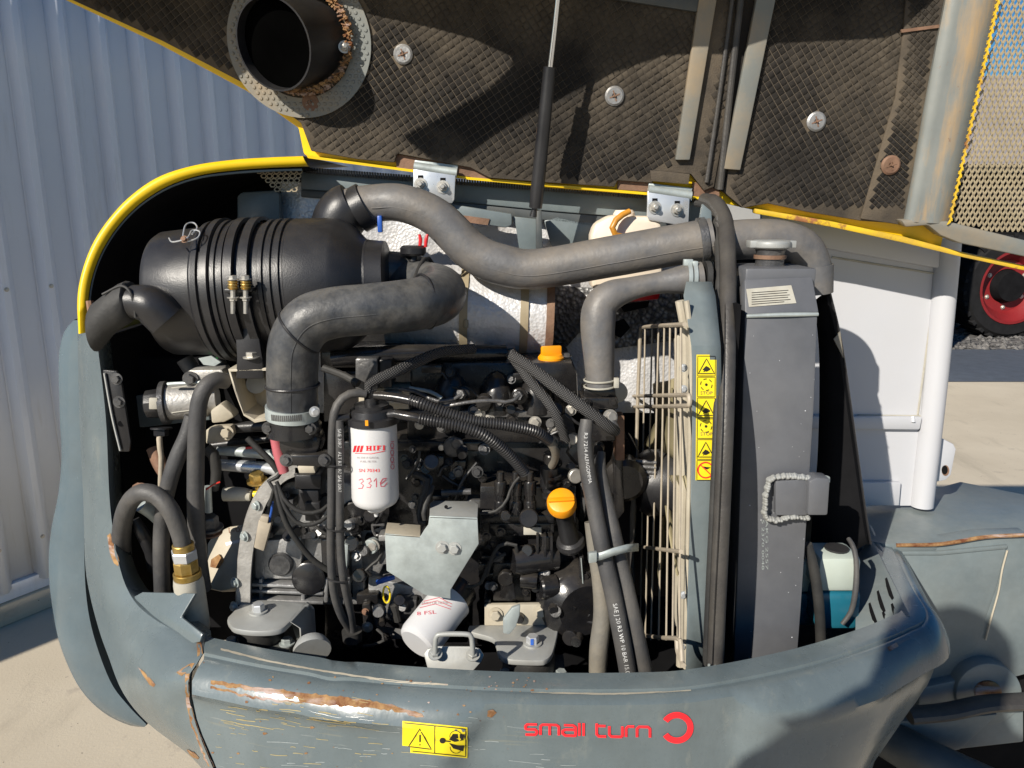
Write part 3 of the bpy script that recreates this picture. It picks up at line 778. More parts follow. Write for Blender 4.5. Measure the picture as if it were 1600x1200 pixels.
R5 = [tuple(q) for q in R5]
for i in range(6, len(R5)):
    a_, m_, e_ = R5[i]; h = drop(CWB, crackx(e_[1]) + 6, e_[1], 0)
    if h: R5[i] = ((a_[0], a_[1], h.y + .10 - .01 * (i - 6)), (m_[0], m_[1], h.y + .02), (crackx(e_[1]) - 5, e_[1], h.y + .002))
def rowpts(r, n=9):
    return [P(x, y, Y) for x, y, Y in cr([tuple(map(float, q)) for q in r], n)] if False else [Vector(q) for q in cr([tuple(P(*q)) for q in r], n)]
cols = [rowpts(r) for r in R5]
# smooth along the other way too
cols = list(zip(*[cr([tuple(cols[i][k]) for i in range(len(cols))], 60) for k in range(9)]))
rowsL = []
for r in cols:
    r = [Vector(p) for p in r]
    out_b = r[0] + Vector((.012, .09, -.002)); in_b = r[-1] + Vector((-.004, .05, 0))
    rowsL.append([out_b] + r + [r[-1] + Vector((.001, .006, 0)), in_b])
lc = thing('corner_casting', 'grey painted corner casting left of the counterweight with a torn rusty seam', 'casting', P(250, 1150, 1.05))
lcm = MB().grid(rowsL).build('shell', 'counterweight_paint', lc, ang=50, solid=.004)
platepx([(207, 933), (222, 925), (305, 927), (283, 964), (316, 990), (312, 1003), (297, 1006), (242, 966)], (P(220, 930, 1.17), (P(305, 927, 1.12) - P(220, 930, 1.17)).cross(P(312, 1003, 1.075) - P(220, 930, 1.17)).normalized()), .006).build('ledge', 'counterweight_paint', lc, .002)
LCB = bvh_of(lcm)
for top, bot in (([(313, 1000), (316, 1028), (297, 1054), (296, 1088), (304, 1124), (318, 1162), (334, 1198)], [(306, 1004), (309, 1026), (290, 1052), (291, 1090), (297, 1126), (311, 1164), (326, 1198)]),):
    decal(ribbon(jit(top, .8, 40), jit(bot, 2.4, 40)), LCB, .0008).build('torn_edge', 'rust_scrape', lc)
for pts in ([(276, 1050), (296, 1038), (304, 1036), (300, 1044), (284, 1056)], [(216, 1042), (222, 1046), (244, 1070), (236, 1071), (226, 1058)], [(168, 836), (173, 832), (181, 860), (187, 882), (181, 884), (172, 862)], [(140, 932), (150, 908), (149, 918), (143, 934)], [(292, 1170), (305, 1176), (312, 1186), (298, 1180)], [(275, 966), (283, 963), (290, 972), (280, 974)]):
    q = jit(pts + pts[:1], .8, 14)[:-1]
    decal([q], LCB, .0008).build('rust_spot', 'rust_scrape', lc)
# ---- outer slab
sl_l = [(113, 500), (97, 518), (88, 560), (90, 650), (93, 710), (88, 770), (76, 830), (72, 885), (78, 950), (92, 1015), (122, 1078), (162, 1116), (205, 1134), (228, 1133)]
sl_r = [(150, 498), (146, 520), (140, 560), (132, 650), (134, 720), (133, 790), (131, 850), (134, 930), (146, 995), (172, 1066), (200, 1104), (228, 1133)]
L = [P(x, y, 1.42) for x, y, _ in cr([(x, y, 0.) for x, y in sl_l], 60)]
Rr = [P(x, y, 1.395) for x, y, _ in cr([(x, y, 0.) for x, y in sl_r], 60)]
rows = []
for a, c in zip(L, Rr):
    d = c - a
    bk = Vector((.02, .3, 0))
    rows.append([a + bk, a + Vector((0, .012, 0)), a + Vector((.002, .004, 0)), a + d * .12 + Vector((0, -.004, 0)), a + d * .5 + Vector((0, -.006, 0)), a + d * .88, c + Vector((-.001, .003, 0)), c + Vector((.001, .012, 0)), c + bk])
sl = MB().grid(rows)
tag(sl.build('side_fender', 'grey_paint_gloss', ang=50), 'glossy blue grey fender slab curving down beside the yellow edged housing', 'fender')

# ---- yellow edged housing shell
ou = [(120, 522), (118, 470), (124, 430), (140, 385), (165, 345), (200, 307), (245, 276), (300, 258), (360, 249), (420, 245), (472, 243)]
inn = [(134, 520), (135, 470), (142, 430), (158, 390), (183, 352), (217, 318), (260, 291), (310, 274), (368, 266), (425, 262), (482, 260)]
n = 50
ouq = cr([(x, y, 0.) for x, y in ou], n); inq = cr([(x, y, 0.) for x, y in inn], n)
hs = thing('housing_shell', 'curved engine housing shell with a bright yellow painted edge', 'housing', P(128, 520, 1.3))
ro, ri = [], []
for i in range(n):
    t = i / (n - 1); Y = 1.27 + .15 * t
    a = P(ouq[i][0], ouq[i][1], Y); c = P(inq[i][0], inq[i][1], Y + .004)
    cen = P(420, 520, Y); d = (c - a)
    bk = Vector((0, .50 - .1 * t, 0))
    ro.append([a + bk, a + Vector((0, .02, 0)), a + d * .04 + Vector((0, .004, 0)), a + d * .2, a + d * .5 + Vector((0, -.003, 0)), a + d * .92 + Vector((0, .001, 0)), c + Vector((0, .01, 0))])
    ri.append([c + Vector((0, .006, 0)), c + d * .16 + Vector((0, .012, 0)), c + d * .2 + Vector((0, .03, 0)), c + d * .25 + Vector((0, .30, 0)), c + d * .3 + bk])
MB().grid(ro).build('yellow_skin', 'yellow', hs, ang=60)
MB().grid(ri).build('inner_skin', 'dark_void', hs, ang=60)
sl2 = [tuple(P(inq[i][0] + 5 * (1 - i / n), inq[i][1] + 5 * i / n, 1.283 + .15 * i / (n - 1))) for i in range(0, n, 3)]
MB().tube(sl2, .0022, n=8, seg=60).build('edge_trim', 'grey_paint', hs)
MB().tube([tuple(P(140, 470, 1.275)), tuple(P(143, 490, 1.272)), tuple(P(146, 512, 1.27))], .006, n=8).build('catch', 'rusty_steel', hs)
# dark bay walls
bay = thing('bay_lining', 'black inner walls and floor of the engine bay', 'bay', (0, 1.5, .6))
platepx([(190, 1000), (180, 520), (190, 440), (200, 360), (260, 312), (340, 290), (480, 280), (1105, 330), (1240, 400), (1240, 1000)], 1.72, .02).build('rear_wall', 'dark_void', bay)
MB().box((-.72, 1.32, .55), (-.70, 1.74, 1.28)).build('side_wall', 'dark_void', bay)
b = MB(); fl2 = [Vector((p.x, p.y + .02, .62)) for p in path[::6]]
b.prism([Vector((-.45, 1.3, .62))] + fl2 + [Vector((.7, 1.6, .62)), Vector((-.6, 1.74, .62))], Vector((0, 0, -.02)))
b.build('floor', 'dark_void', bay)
# perforated grille high in the housing corner
gb = MB()
for j in range(5):
    for i in range(8 - j):
        x, y = 405 + i * 9 + j * 7, 268 + j * 7
        q = circ(x, y, 5.4, 4.4, n=6); q2 = circ(x, y, 3.2, 2.5, n=6)
        a = [P(*p, 1.45) for p in q]; c = [P(*p, 1.45) for p in q2]
        gb.add(a + c, [(k, (k + 1) % 6, 6 + (k + 1) % 6, 6 + k) for k in range(6)])
gb.build('perforated_grille', 'mesh_steel', hs, kind='stuff')
# flat bracket with bolts at the housing edge
br = thing('edge_bracket', 'dark upright steel bracket bolted inside the housing edge', 'bracket', P(180, 700, 1.25))
platepx([(160, 578), (182, 580), (190, 602), (196, 640), (204, 690), (202, 706), (186, 706), (172, 640)], 1.255, .006).build('plate', 'black_plastic', br, .0015)
MB().tube([T(163, 583, 1.252, 2), T(175, 650, 1.252, 2), T(188, 704, 1.252, 2)], n=6).build('worn_edge', 'mount_plate', br)
for x, y in ((182, 592), (186, 628)): bolt(x, y, 1.254, 6.5, br, 'cast_grey')
MB().lathe(P(189, 662, 1.254), P(189, 662, 1.258), [(0, .005), (1, .005)], 16).build('hole', 'dark_void', br)
tag(platepx([(205, 620), (330, 598), (340, 655), (222, 668), (205, 668)], 1.40, .006).build('mounting_rail', 'grey_paint', bevel=.002), 'flat grey painted rail behind the fuel pump', 'rail')

# ---- hinge beam and rear wall insulation
bm_ = thing('hinge_beam', 'long blue grey steel beam under the bonnet hinges', 'beam', P(800, 320, 1.5))
platepx([(470, 268), (640, 276), (860, 296), (1010, 306), (1105, 316), (1105, 352), (1010, 342), (860, 330), (640, 308), (470, 296)], 1.50, .03).build('rail', 'grey_paint', bm_, .003)
platepx([(470, 296), (640, 308), (860, 330), (1105, 352), (1105, 380), (860, 345), (640, 322), (470, 308)], 1.505, .02).build('lower_flange', 'grey_dark', bm_, .002)
b = MB()
for i in range(150):
    x = 480 + i * 4.1; y = 270 + (x - 480) * .076
    if 640 < x < 712 or 1006 < x < 1080: continue
    p = P(x, y - 4, 1.496); s = S(p)
    b.obox(p, Vector((s * 1.3, 0, 0)), Vector((0, .004, 0)), Vector((0, 0, s * 4.5)))
b.build('toothed_seal', 'seal_rubber', bm_, kind='stuff')
ins = thing('foil_insulation', 'crinkled silver foil insulation on the rear wall behind the muffler', 'insulation', P(800, 620, 1.53))
b = MB(); rr = []
for j in range(36):
    rr.append([P(440 + 640 * i / 60, 285 + 360 * j / 35, 1.535 + .003 * math.sin(i * .7 + j * .4) + random.uniform(-.002, .002)) for i in range(61)])
b.grid(rr).build('foil_sheet', 'foil', ins, ang=80)
rr = []
poly = [(855, 445), (930, 450), (1066, 455), (1066, 530), (960, 545), (905, 520), (870, 560), (840, 560)]
platepx(poly, 1.524, .003).build('worn_patch', 'worn_foil', ins, .001)
for pts in ([(955, 505), (975, 498), (985, 512), (970, 528), (952, 520)], [(968, 476), (1015, 470), (1012, 480), (975, 488)]):
    platepx(pts, 1.5225, .0012).build('scorched_hole', 'dark_void', ins)
# upright post and shelf of the beam
ps = thing('strut_post', 'grey steel post carrying the lower end of the gas strut', 'bracket', P(830, 390, 1.46))
platepx([(800, 338), (838, 342), (838, 395), (812, 395), (806, 355)], 1.46, .02).build('post', 'grey_paint', ps, .002)
platepx([(838, 330), (846, 328), (848, 395), (838, 395)], 1.43, .05).build('web', 'grey_dark', ps, .001)
platepx([(700, 318), (800, 334), (800, 352), (790, 356), (700, 342)], 1.45, .03).build('shelf', 'grey_paint', ps, .003)
platepx([(720, 336), (765, 342), (762, 352), (728, 347)], 1.447, .003).build('rust_patch', 'rusty_steel', ps)
platepx([(850, 345), (870, 338), (900, 345), (1010, 352), (1010, 382), (905, 395), (862, 385)], 1.505, .02).build('gusset', 'grey_paint', ps, .002)
tag(platepx([(370, 306), (378, 300), (430, 297), (437, 303), (437, 360), (370, 360)], 1.50, .02).build('inner_panel', 'grey_paint', bevel=.004), 'flat grey painted inner panel above the air filter', 'inner_panel')  # plain inner sheet metal panel
tag(platepx([(468, 296), (560, 304), (560, 345), (468, 360)], 1.51, .01).build('corner_insulation', 'foil', bevel=.002), 'small foil covered block behind the air filter outlet', 'insulation')
# ================================================================ raised bonnet
K = .08
HN = Vector((0, 1, K)).normalized()
def hp(off=0.): return (Vector((0, 1.46, 1.53)) - HN * off, HN)      # off: towards the camera
hd = thing('engine_bonnet', 'raised engine bonnet with quilted black lining and yellow outer skin', 'bonnet', P(850, 290, 1.47))
TOP = -125
skin = [(-110, TOP), (96, -3), (250, 70), (385, 142), (466, 200), (474, 240), (482, 246), (600, 262), (735, 281), (850, 293), (1010, 305), (1110, 313), (1190, 331), (1300, 352), (1410, 377), (1500, 398), (1620, 425), (1800, 470), (1800, TOP)]
# the skin stops short of the mesh opening
sk1 = [(-110, TOP), (96, -3), (250, 70), (385, 142), (466, 200), (474, 240), (482, 246), (600, 262), (735, 281), (850, 293), (1010, 305), (1110, 313), (1190, 331), (1300, 352), (1410, 377), (1470, 391), (1555, -10), (1580, TOP)]
platepx(sk1, hp(-.006), .03).build('outer_skin', 'yellow', hd, .003)
platepx([(1180, 326), (1300, 346), (1410, 369), (1500, 393), (1620, 419), (1800, 462), (1800, 470), (1620, 427), (1500, 401), (1410, 379), (1300, 355), (1180, 334)], hp(.012), .02).build('lower_rim', 'yellow_rusty', hd, .002)
platepx([(480, 243), (735, 277), (735, 281), (480, 247)], hp(.004), .012).build('rim_edge', 'yellow', hd)
platepx([(735, 277), (1110, 309), (1110, 313), (735, 281)], hp(.004), .012).build('rim_edge', 'yellow', hd)
left = [(-105, TOP), (104, -4), (254, 64), (390, 135), (470, 192), (486, 236), (560, 249), (616, 254), (620, 240), (735, 262), (765, 278), (850, 285), (960, 292), (965, 282), (1020, 286), (1018, 268), (1080, 272), (1100, 298), (1116, 292), (1150, 100), (1175, TOP)]
midc = [(1116, 295), (1131, 300), (1160, 150), (1180, 0), (1196, TOP), (1150, TOP), (1142, 0), (1130, 130)]
right = [(1131, 300), (1160, 325), (1200, 318), (1260, 331), (1345, 345), (1412, 350), (1480, -10), (1500, TOP), (1196, TOP), (1180, 0), (1158, 160)]
ll = platepx(left, hp(.012), .016).build('lining_panel', 'lining', hd, .002)
lr = platepx(right, hp(.012), .016).build('lining_panel', 'lining', hd, .002)
def inside(p, poly):
    x, y = p; c = False
    for (x1, y1), (x2, y2) in zip(poly, poly[1:] + poly[:1]):
        if (y1 > y) != (y2 > y) and x < (x2 - x1) * (y - y1) / (y2 - y1) + x1: c = not c
    return c
def toPx(p):
    q = p - CAM; z = q.dot(Vector((0, cp, -sp))); return 800 + F * q.x / z, 600 - F * q.dot(Vector((0, sp, cp))) / z
up = Vector((0, -K, 1)).normalized(); o0, _ = hp(.012)
RC = Vector((.045 * 0 + P(468, 70, 1.4).x, 0, 0))
def pads(poly, parent, ang, cell, off, m, keep=lambda x, y: True):
    b = MB(); o, _ = hp(off); ca, sa = math.cos(R(ang)), math.sin(R(ang))
    e1 = Vector((1, 0, 0)) * ca + up * sa; e2 = Vector((1, 0, 0)) * -sa + up * ca
    for i in range(-115, 116):
        for j in range(-90, 91):
            c = o + Vector((.1, 0, 0)) + up * .2 + e1 * (i * cell) + e2 * (j * cell)
            if abs(c.x) > .95 or not 1.5 < c.z < 2.0: continue
            x, y = toPx(c)
            if not keep(x, y) or not all(inside((x + u, y + v), poly) for u, v in ((8, 0), (-8, 0), (0, 8), (0, -8))): continue
            h = cell * .455; t = cell * .36; d = -HN * .0014 * random.uniform(.6, 1.1)
            sh_ = (e1 * random.uniform(-.04, .04) + e2 * random.uniform(-.04, .04)) * cell
            a = [c + e1 * u * h + e2 * v * h for u, v in ((-1, -1), (1, -1), (1, 1), (-1, 1))]
            z = [c + sh_ + e1 * u * t + e2 * v * t + d for u, v in ((-1, -1), (1, -1), (1, 1), (-1, 1))]
            b.add(a + z, [(4, 5, 6, 7), (0, 1, 5, 4), (1, 2, 6, 5), (2, 3, 7, 6), (3, 0, 4, 7)])
    return b.build('quilted_relief', m, parent, ang=60, kind='stuff')
def shrink(poly, d):
    cx = sum(p[0] for p in poly) / len(poly); cy = sum(p[1] for p in poly) / len(poly)
    return poly
CL = [(630, 85), (960, 150), (1275, 190)]
far = lambda x, y: math.hypot(x - 468, y - 66) > 116 and all(math.hypot(x - a, y - c) > 17 for a, c in CL) and not (1052 < x + (y - 250) * .16 < 1100)
pads(left, ll, 33, .0114, .0123, 'lining_pad', far)
pads(right, lr, 35, .0114, .0123, 'lining_pad', lambda x, y: far(x, y) and not (x > 1345 + (345 - y) * .27))
# darker glued patch at the right
pt = [(1345, 342), (1412, 352), (1478, -10), (1498, TOP), (1425, TOP), (1412, 45), (1400, 150)]
pp = platepx(pt, hp(.018), .006).build('lining_patch', 'lining', hd, .002)
pads(pt, pp, 52, .0085, .0183, 'lining_pad', lambda x, y: True)
platepx([(1408, 46), (1470, 38), (1470, 43), (1409, 51)], hp(.022), .004).build('torn_seam', 'rusty_steel', hd)
# centre channel with rubber and two metal strips
platepx(midc, hp(.009), .012).build('channel', 'lining_dark', hd, .002)
MB().tube([tuple(PP(x, y, hp(.018))) for x, y in ((1125, 296), (1140, 150), (1157, 0), (1168, TOP))], .006, n=10).build('rubber_bead', 'seal_rubber', hd)
MB().tube([tuple(PP(x, y, hp(.016))) for x, y in ((1104, 285), (1124, 150), (1144, 0), (1158, TOP))], .004, n=10).build('rubber_bead', 'seal_rubber', hd)
for q in ([(1056, 250), (1078, 250), (1120, 0), (1140, TOP), (1112, TOP), (1092, 0)], [(1131, 264), (1157, 266), (1212, 0), (1236, TOP), (1206, TOP), (1182, 0)]):
    platepx(q, hp(.024), .012).build('stiffener_strip', 'flange_paint', hd, .002)
platepx([(955, -2), (1098, 20), (1094, -8), (1094, TOP), (930, TOP), (930, -10)], hp(.022), .01).build('stiffener_plate', 'grey_dark', hd, .002)
# clips
for x, y, m in ((630, 85, 'cast_silver'), (960, 150, 'cast_silver'), (1275, 190, 'cast_silver'), (486, 160, 'rusty_steel'), (1391, 258, 'rusty_steel')):
    p = PP(x, y, hp(.013 if x != 1391 else .019)); s = S(p); r = 15 * s
    fx = MB().lathe(p, p - HN * .005, [(0, r), (.5, r), (1, r * .8), (1, r * .3), (.6, r * .15), (.6, 0)], 24).build('lining_clip', m, hd)
    b = MB()
    for a in (20, 110): b.obox(p - HN * .0052, (Vector((1, 0, 0)) * math.cos(R(a)) + up * math.sin(R(a))) * r * .55, (Vector((1, 0, 0)) * -math.sin(R(a)) + up * math.cos(R(a))) * r * .06, HN * .0006)
    b.lathe(p - HN * .004, p - HN * .009, [(0, r * .13), (1, r * .1)], 8)
    b.build('pin', 'rusty_steel', fx)
# exhaust collar
c0 = PP(468, 66, hp(.014)); s = S(c0); ro = 112 * s
col_ = MB().ring(c0 + HN * .004, c0 - HN * .003, ro, 82 * s, 64).build('collar_plate', 'flange_paint', hd)
b = MB()
for i in range(-12, 13):
    for j in range(-14, 15):
        q = c0 + Vector((1, 0, 0)) * ((i + (j % 2) * .5) * .0105) + up * (j * .0091); d = (q - c0).length
        if 86 * s < d < 108 * s: b.lathe(q - HN * .0032, q - HN * .0045, [(0, .0036), (1, .0022)], 6)
b.build('dimple_relief', 'flange_paint', col_, kind='stuff')
pc = PP(470, 62, hp(.014)); rp = .073
pa = Vector((-.36, -.88, -.26)).normalized()
b = MB(); b.lathe(pc - pa * .075, pc + pa * .078, [(0, rp), (1, rp), (1, rp - .003), (0, rp - .003)], 48, cap=False)
b.build('exhaust_pipe', 'black_plastic', hd)
MB().lathe(pc + pa * .058, pc + pa * .052, [(0, rp - .002), (1, rp - .002)], 32).build('pipe_shade_disc', 'pipe_shade_black', hd)  # added disc, blacked for the shade deep in the pipe
oq = pc + pa * .058 + Vector((-.012, 0, .042))
MB().lathe(oq, oq + pa * .002, [(0, .015), (1, .015)], 20).build('inner_outlet', 'rusty_steel', hd)
b = MB()
for k in range(320):                                              # frayed edge of the lining round the pipe
    a = random.uniform(-2.2, .9); rr = rp * 1.08 + random.uniform(.0, .012)
    q = pc - HN * (.012 + random.uniform(0, .008)) + (Vector((1, 0, 0)) * math.cos(a) + up * math.sin(a)) * rr
    b.obox(q, Vector((random.uniform(.001, .004), 0, random.uniform(-.002, .002))), Vector((0, random.uniform(.001, .003), 0)), Vector((random.uniform(-.001, .001), 0, random.uniform(.0006, .002))))
b.build('frayed_edge', 'rust_scrape', hd, kind='stuff')
q = pc + pa * .02 + Vector((.085, 0, -.01)); MB().hexbolt(q, Vector((.3, -1, 0)), .007, stud=True).build('band_bolt', 'steel_bolt', hd)
# grey flange and the expanded mesh window
fp = hp(.035)
b = MB(); A = [(1476, -10), (1462, 60), (1440, 180), (1425, 270), (1410, 346)]; Z = [(1562, -10), (1548, 60), (1520, 180), (1498, 270), (1482, 350)]
rows = []
for (ax_, ay), (bx, by) in zip([(1500, TOP)] + A, [(1590, TOP)] + Z):
    r = []
    for t, o in ((0, .012), (.04, .03), (.12, .036), (.3, .042), (.45, .038), (.6, .044), (.8, .04), (.95, .034), (1, .02)): r.append(PP(ax_ + (bx - ax_) * t, ay + (by - ay) * t, hp(o)))
    rows.append(r)
b.grid(rows).build('mesh_flange', 'flange_rust', hd, ang=50)
platepx([(1408, 344), (1440, 343), (1482, 346), (1600, 375), (1800, 420), (1800, 455), (1620, 405), (1500, 380), (1470, 368), (1450, 352), (1415, 355)], hp(.04), .03).build('bottom_rail', 'flange_paint', hd, .004)
b = MB()
o, _ = hp(.026); cw_, ch = .0098, .0185
for j in range(-2, 58):
    for i in range(0, 45):
        c = PP(1480, 345, hp(.026)) + Vector((1, 0, 0)) * (i * cw_ + (j % 2) * cw_ / 2) + up * (j * ch / 2)
        x, y = toPx(c)
        if x < 1488 + (345 - y) * .222 or y > 350 + (x - 1485) * .24 or x > 1790: continue
        for sx in (-1, 1):
            q = c + Vector((1, 0, 0)) * sx * cw_ * .25 + up * (ch * .25)
            d = Vector((1, 0, 0)) * -sx * cw_ * .27 + up * (ch * .27)
            w_ = d.cross(HN).normalized() * .0014
            b.obox(q, d, w_, (HN * .9 + up * .5) * .0011)
mesh_ = b.build('expanded_mesh', 'mesh_steel', hd, ang=20, kind='stuff')
platepx([(1775, TOP), (1800, TOP), (1800, 440), (1775, 432)], hp(.04), .03).build('side_rail', 'flange_paint', hd, .004)
platepx([(1560, TOP), (1800, TOP), (1800, TOP + 25), (1560, TOP + 25)], hp(.042), .03).build('top_rail', 'flange_paint', hd, .004)
b = MB()                                                           # twisted yellow edge of the mesh
for k in range(64):
    t = k / 63; x = 1484 + (1562 - 1484) * t; y = 346 - 356 * t
    p = PP(x, y, hp(.043)); b.obox(p, Vector((.0022, 0, .0015 * (-1) ** k)), Vector((0, .0016, 0)), up * .0042 + Vector((.0016 * (-1) ** k, 0, 0)))
b.build('mesh_edge', 'yellow_rusty', hd, ang=20, kind='stuff')
# unseen top lip, added and cut to throw the curved shadow on the lining
ZL = 1.93
edge = [(1700, -140), (1560, -90), (1464, 0), (1412, 47), (1380, 58), (1215, 66), (1168, 82), (1095, 82), (1033, 86), (960, 112), (893, 143), (826, 177), (770, 210), (722, 247), (690, 262), (630, 214), (700, 178), (760, 143), (800, 104), (797, 86), (740, 60), (680, 43), (590, 24), (540, 10), (480, 60), (400, 104), (370, 128), (300, 96), (100, 10), (-60, -60)]
def lift(x, y):
    B = PP(x, y, hp(.015)); return B - LD * ((ZL - B.z) / -LD.z)
# a finer outline so that the lip's edge is smooth
e2 = [lift(x, y) for x, y in edge]
yb = 1.46 - K * (ZL - 1.53) - .012
lip = e2 + [Vector((e2[-1].x - .02, yb, ZL)), Vector((e2[0].x + .02, yb, ZL))]
MB().prism(lip, Vector((0, 0, .004))).build('shadow_lip', 'yellow', hd)
MB().prism([Vector((lip[-2].x, yb, ZL)), Vector((lip[-1].x, yb, ZL)), Vector((lip[-1].x, yb + .04, ZL)), Vector((lip[-2].x, yb + .04, ZL))], Vector((0, 0, .004))).build('shadow_lip_fold', 'yellow', hd)
# rusty torn hem where the lining is missing, by the hinges
for q in ([(616, 240), (735, 262), (735, 276), (620, 262)], [(735, 258), (765, 272), (765, 280), (735, 277)], [(965, 282), (1018, 286), (1018, 300), (965, 296)], [(1082, 284), (1124, 292), (1124, 310), (1082, 306)]):
    platepx(q, hp(.003), .004).build('bare_hem', 'rusty_steel', hd)
platepx([(1016, 266), (1078, 272), (1076, 288), (1018, 283)], hp(.02), .006).build('hem_plate', 'lining', hd, .001)
# hinges
def hinge(x0, y0, nx):
    h = thing('bonnet_hinge', 'zinc plated hinge with two bolts %s' % nx, 'hinge', P(x0 + 32, y0 + 50, 1.45), 'bonnet hinges')
    pl = 1.435
    platepx([(x0, y0), (x0 + 66, y0 + 9), (x0 + 64, y0 + 50), (x0 + 60, y0 + 56), (x0 + 2, y0 + 46), (x0 - 1, y0 + 40)], pl, .008).build('leaf', 'zinc_bright', h, .002)
    MB().tube([T(x0 + 1, y0 - 2, pl + .006, 7), T(x0 + 68, y0 + 8, pl + .006, 7)], n=14).build('knuckle', 'galvanised', h)
    platepx([(x0 + 2, y0 - 12), (x0 + 70, y0 - 4), (x0 + 68, y0 + 6), (x0 + 1, y0 - 3)], 1.45, .006).build('upper_leaf', 'galvanised', h, .001)
    for bx, by in ((11, 26), (46, 30)):
        p = P(x0 + bx, y0 + by - 8, pl - .0005)
        s = S(p); MB().obox(p, Vector((4 * s, 0, 0)), Vector((0, .0006, 0)), Vector((0, 0, 6 * s))).build('slot', 'dark_void', h)
        bolt(x0 + bx, y0 + by, pl - .001, 7, h, stud=True)
hinge(646, 262, 'beside the gas strut')
hinge(1012, 298, 'beside the rubber door seal')
# gas strut
gs_ = thing('gas_strut', 'black gas strut with chrome rod holding the bonnet open', 'gas strut', P(833, 338, 1.40))
MB().tube([T(882, -120, 1.318, 4.3), T(872, -5, 1.335, 4.3), T(858, 118, 1.357, 4.5)], n=14, seg=4).build('rod', 'chrome', gs_)
MB().tube([T(858, 116, 1.357, 9.5), T(857.5, 120, 1.3575, 10), T(838, 312, 1.392, 10.5), T(837.4, 318, 1.393, 8)], n=20, seg=40).build('cylinder', 'black_plastic', gs_)
MB().tube([T(837.5, 318, 1.393, 4), T(835, 328, 1.395, 4.5), T(833, 338, 1.397, 6)], n=12).build('end_fitting', 'black_plastic', gs_)
MB().tube([T(848, 160, 1.372, 2.6), T(842, 200, 1.38, 3.2), T(838, 234, 1.386, 2)], n=8).build('rust_streak', 'rusty_steel', gs_)
# ================================================================ radiator side
# ---- fan and its guard
XG = .247
fan = thing('cooling_fan', 'beige plastic cooling fan behind the wire guard', 'fan', P(1040, 760, 1.3))
fc = Vector((.278, 1.32, P(1040, 760, 1.3).z)); fx = Vector((1, 0, 0))
MB().lathe(fc - fx * .05, fc + fx * .03, [(0, 0), (0, .05), (.2, .06), (1, .06)], 28).build('hub', 'black_plastic', fan)
for k in range(7):
    a = k * 2 * math.pi / 7 + .35
    rd = Vector((0, math.cos(a), math.sin(a))); td = Vector((0, -math.sin(a), math.cos(a)))
    rows = []
    for i in range(6):
        r = .055 + .026 * i; wdt = .03 + .006 * i; tw_ = .5 - .05 * i
        c = fc + rd * r; ch = td * math.cos(tw_) * wdt + fx * math.sin(tw_) * wdt * .7
        rows.append([c - ch, c + fx * .008, c + ch])
    bl = MB().grid(rows).build('blade', 'fan_beige', fan, ang=60, solid=.003)
MB().tube([tuple(fc - fx * .05), tuple(fc - fx * .14)], .02, n=16).build('shaft', 'cast_grey', fan)
MB().lathe(fc - fx * .16, fc - fx * .12, [(0, .02), (0, .065), (.2, .07), (.4, .055), (.6, .055), (.8, .07), (1, .065), (1, .02)], 32).build('pulley', 'cast_grey', fan)
gd = thing('fan_guard', 'dusty beige wire guard in front of the cooling fan', 'fan guard', P(1030, 1000, 1.25))
def X(x, y): return PP(x, y, ('x', XG))
def wire(pts, r, name='wire', m='beige_wire', xx=XG):
    return MB().tube([tuple(PP(x, y, ('x', xx))) for x, y in pts], r, n=8, seg=max(4, 10 * (len(pts) - 1)) if len(pts) > 2 else 2).build(name, m, gd)
for x0, x1 in ((1008, 1000), (1019, 1008), (1029, 1017), (1038, 1029), (1047, 1041), (1056, 1051), (1064, 1062)):
    wire([(x0, 512), (x1, 1000)], .0016)
wire([(1070, 507), (1008, 511), (1001, 518), (999, 560), (996, 640), (992, 800), (988, 890), (996, 980)], .0036, 'frame_wire')
for y in (617, 634): wire([(990, y + 2), (1030, y + 1), (1074, y)], .0034, 'cross_wire')
wire([(1074, 617), (1077, 619), (1077, 632), (1074, 634)], .0034, 'cross_wire')
wire([(985, 852), (1030, 858), (1064, 862)], .0034, 'cross_wire')
wire([(1000, 992), (1030, 996), (1058, 998), (1064, 1006), (1066, 1036)], .0036, 'frame_wire')
wire([(1058, 1000), (1060, 1020), (1068, 1040)], .004, 'foot')
# ---- shroud and radiator frame
sh = thing('fan_shroud', 'grey painted upright shroud with a yellow warning strip', 'shroud', P(1095, 1045, 1.1))
rows = []
for xl, xr, y, Y in ((1072, 1112, 440, 1.17), (1068, 1118, 462, 1.155), (1074, 1122, 500, 1.125), (1080, 1126, 540, 1.10), (1082, 1127, 580, 1.095), (1081, 1127, 700, 1.095), (1078, 1124, 820, 1.095), (1074, 1118, 940, 1.095), (1071, 1114, 1050, 1.095)):
    rows.append([P(xl, y, Y + .03), P(xl, y, Y + .002), P(xl + 2, y, Y), P((xl + xr) / 2, y, Y), P(xr, y, Y)])
frm = MB().grid(rows).build('face_panel', 'grey_paint', sh, ang=20, solid=.003)
b = MB()
for q in (((1062, 470), (1072, 540), (1070, 700), (1066, 850), (1063, 1040)),):
    b.tube([tuple(P(x, y, 1.16)) for x, y in q], .007, n=10, seg=30)
b.build('shroud_lip', 'beige_paint', sh)
MB().tube([tuple(P(x, y, 1.13)) for x, y in ((1073, 470), (1080, 545), (1078, 700), (1075, 850), (1071, 1044))], .004, n=8, seg=30).build('shroud_seam', 'beige_paint', sh)
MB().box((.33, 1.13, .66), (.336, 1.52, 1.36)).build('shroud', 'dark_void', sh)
b = MB()
platepx([(1054, 530), (1066, 520), (1070, 700), (1064, 980), (1054, 980), (1058, 700)], 1.2, .01).build('shroud_ring', 'beige_paint', sh, .002)
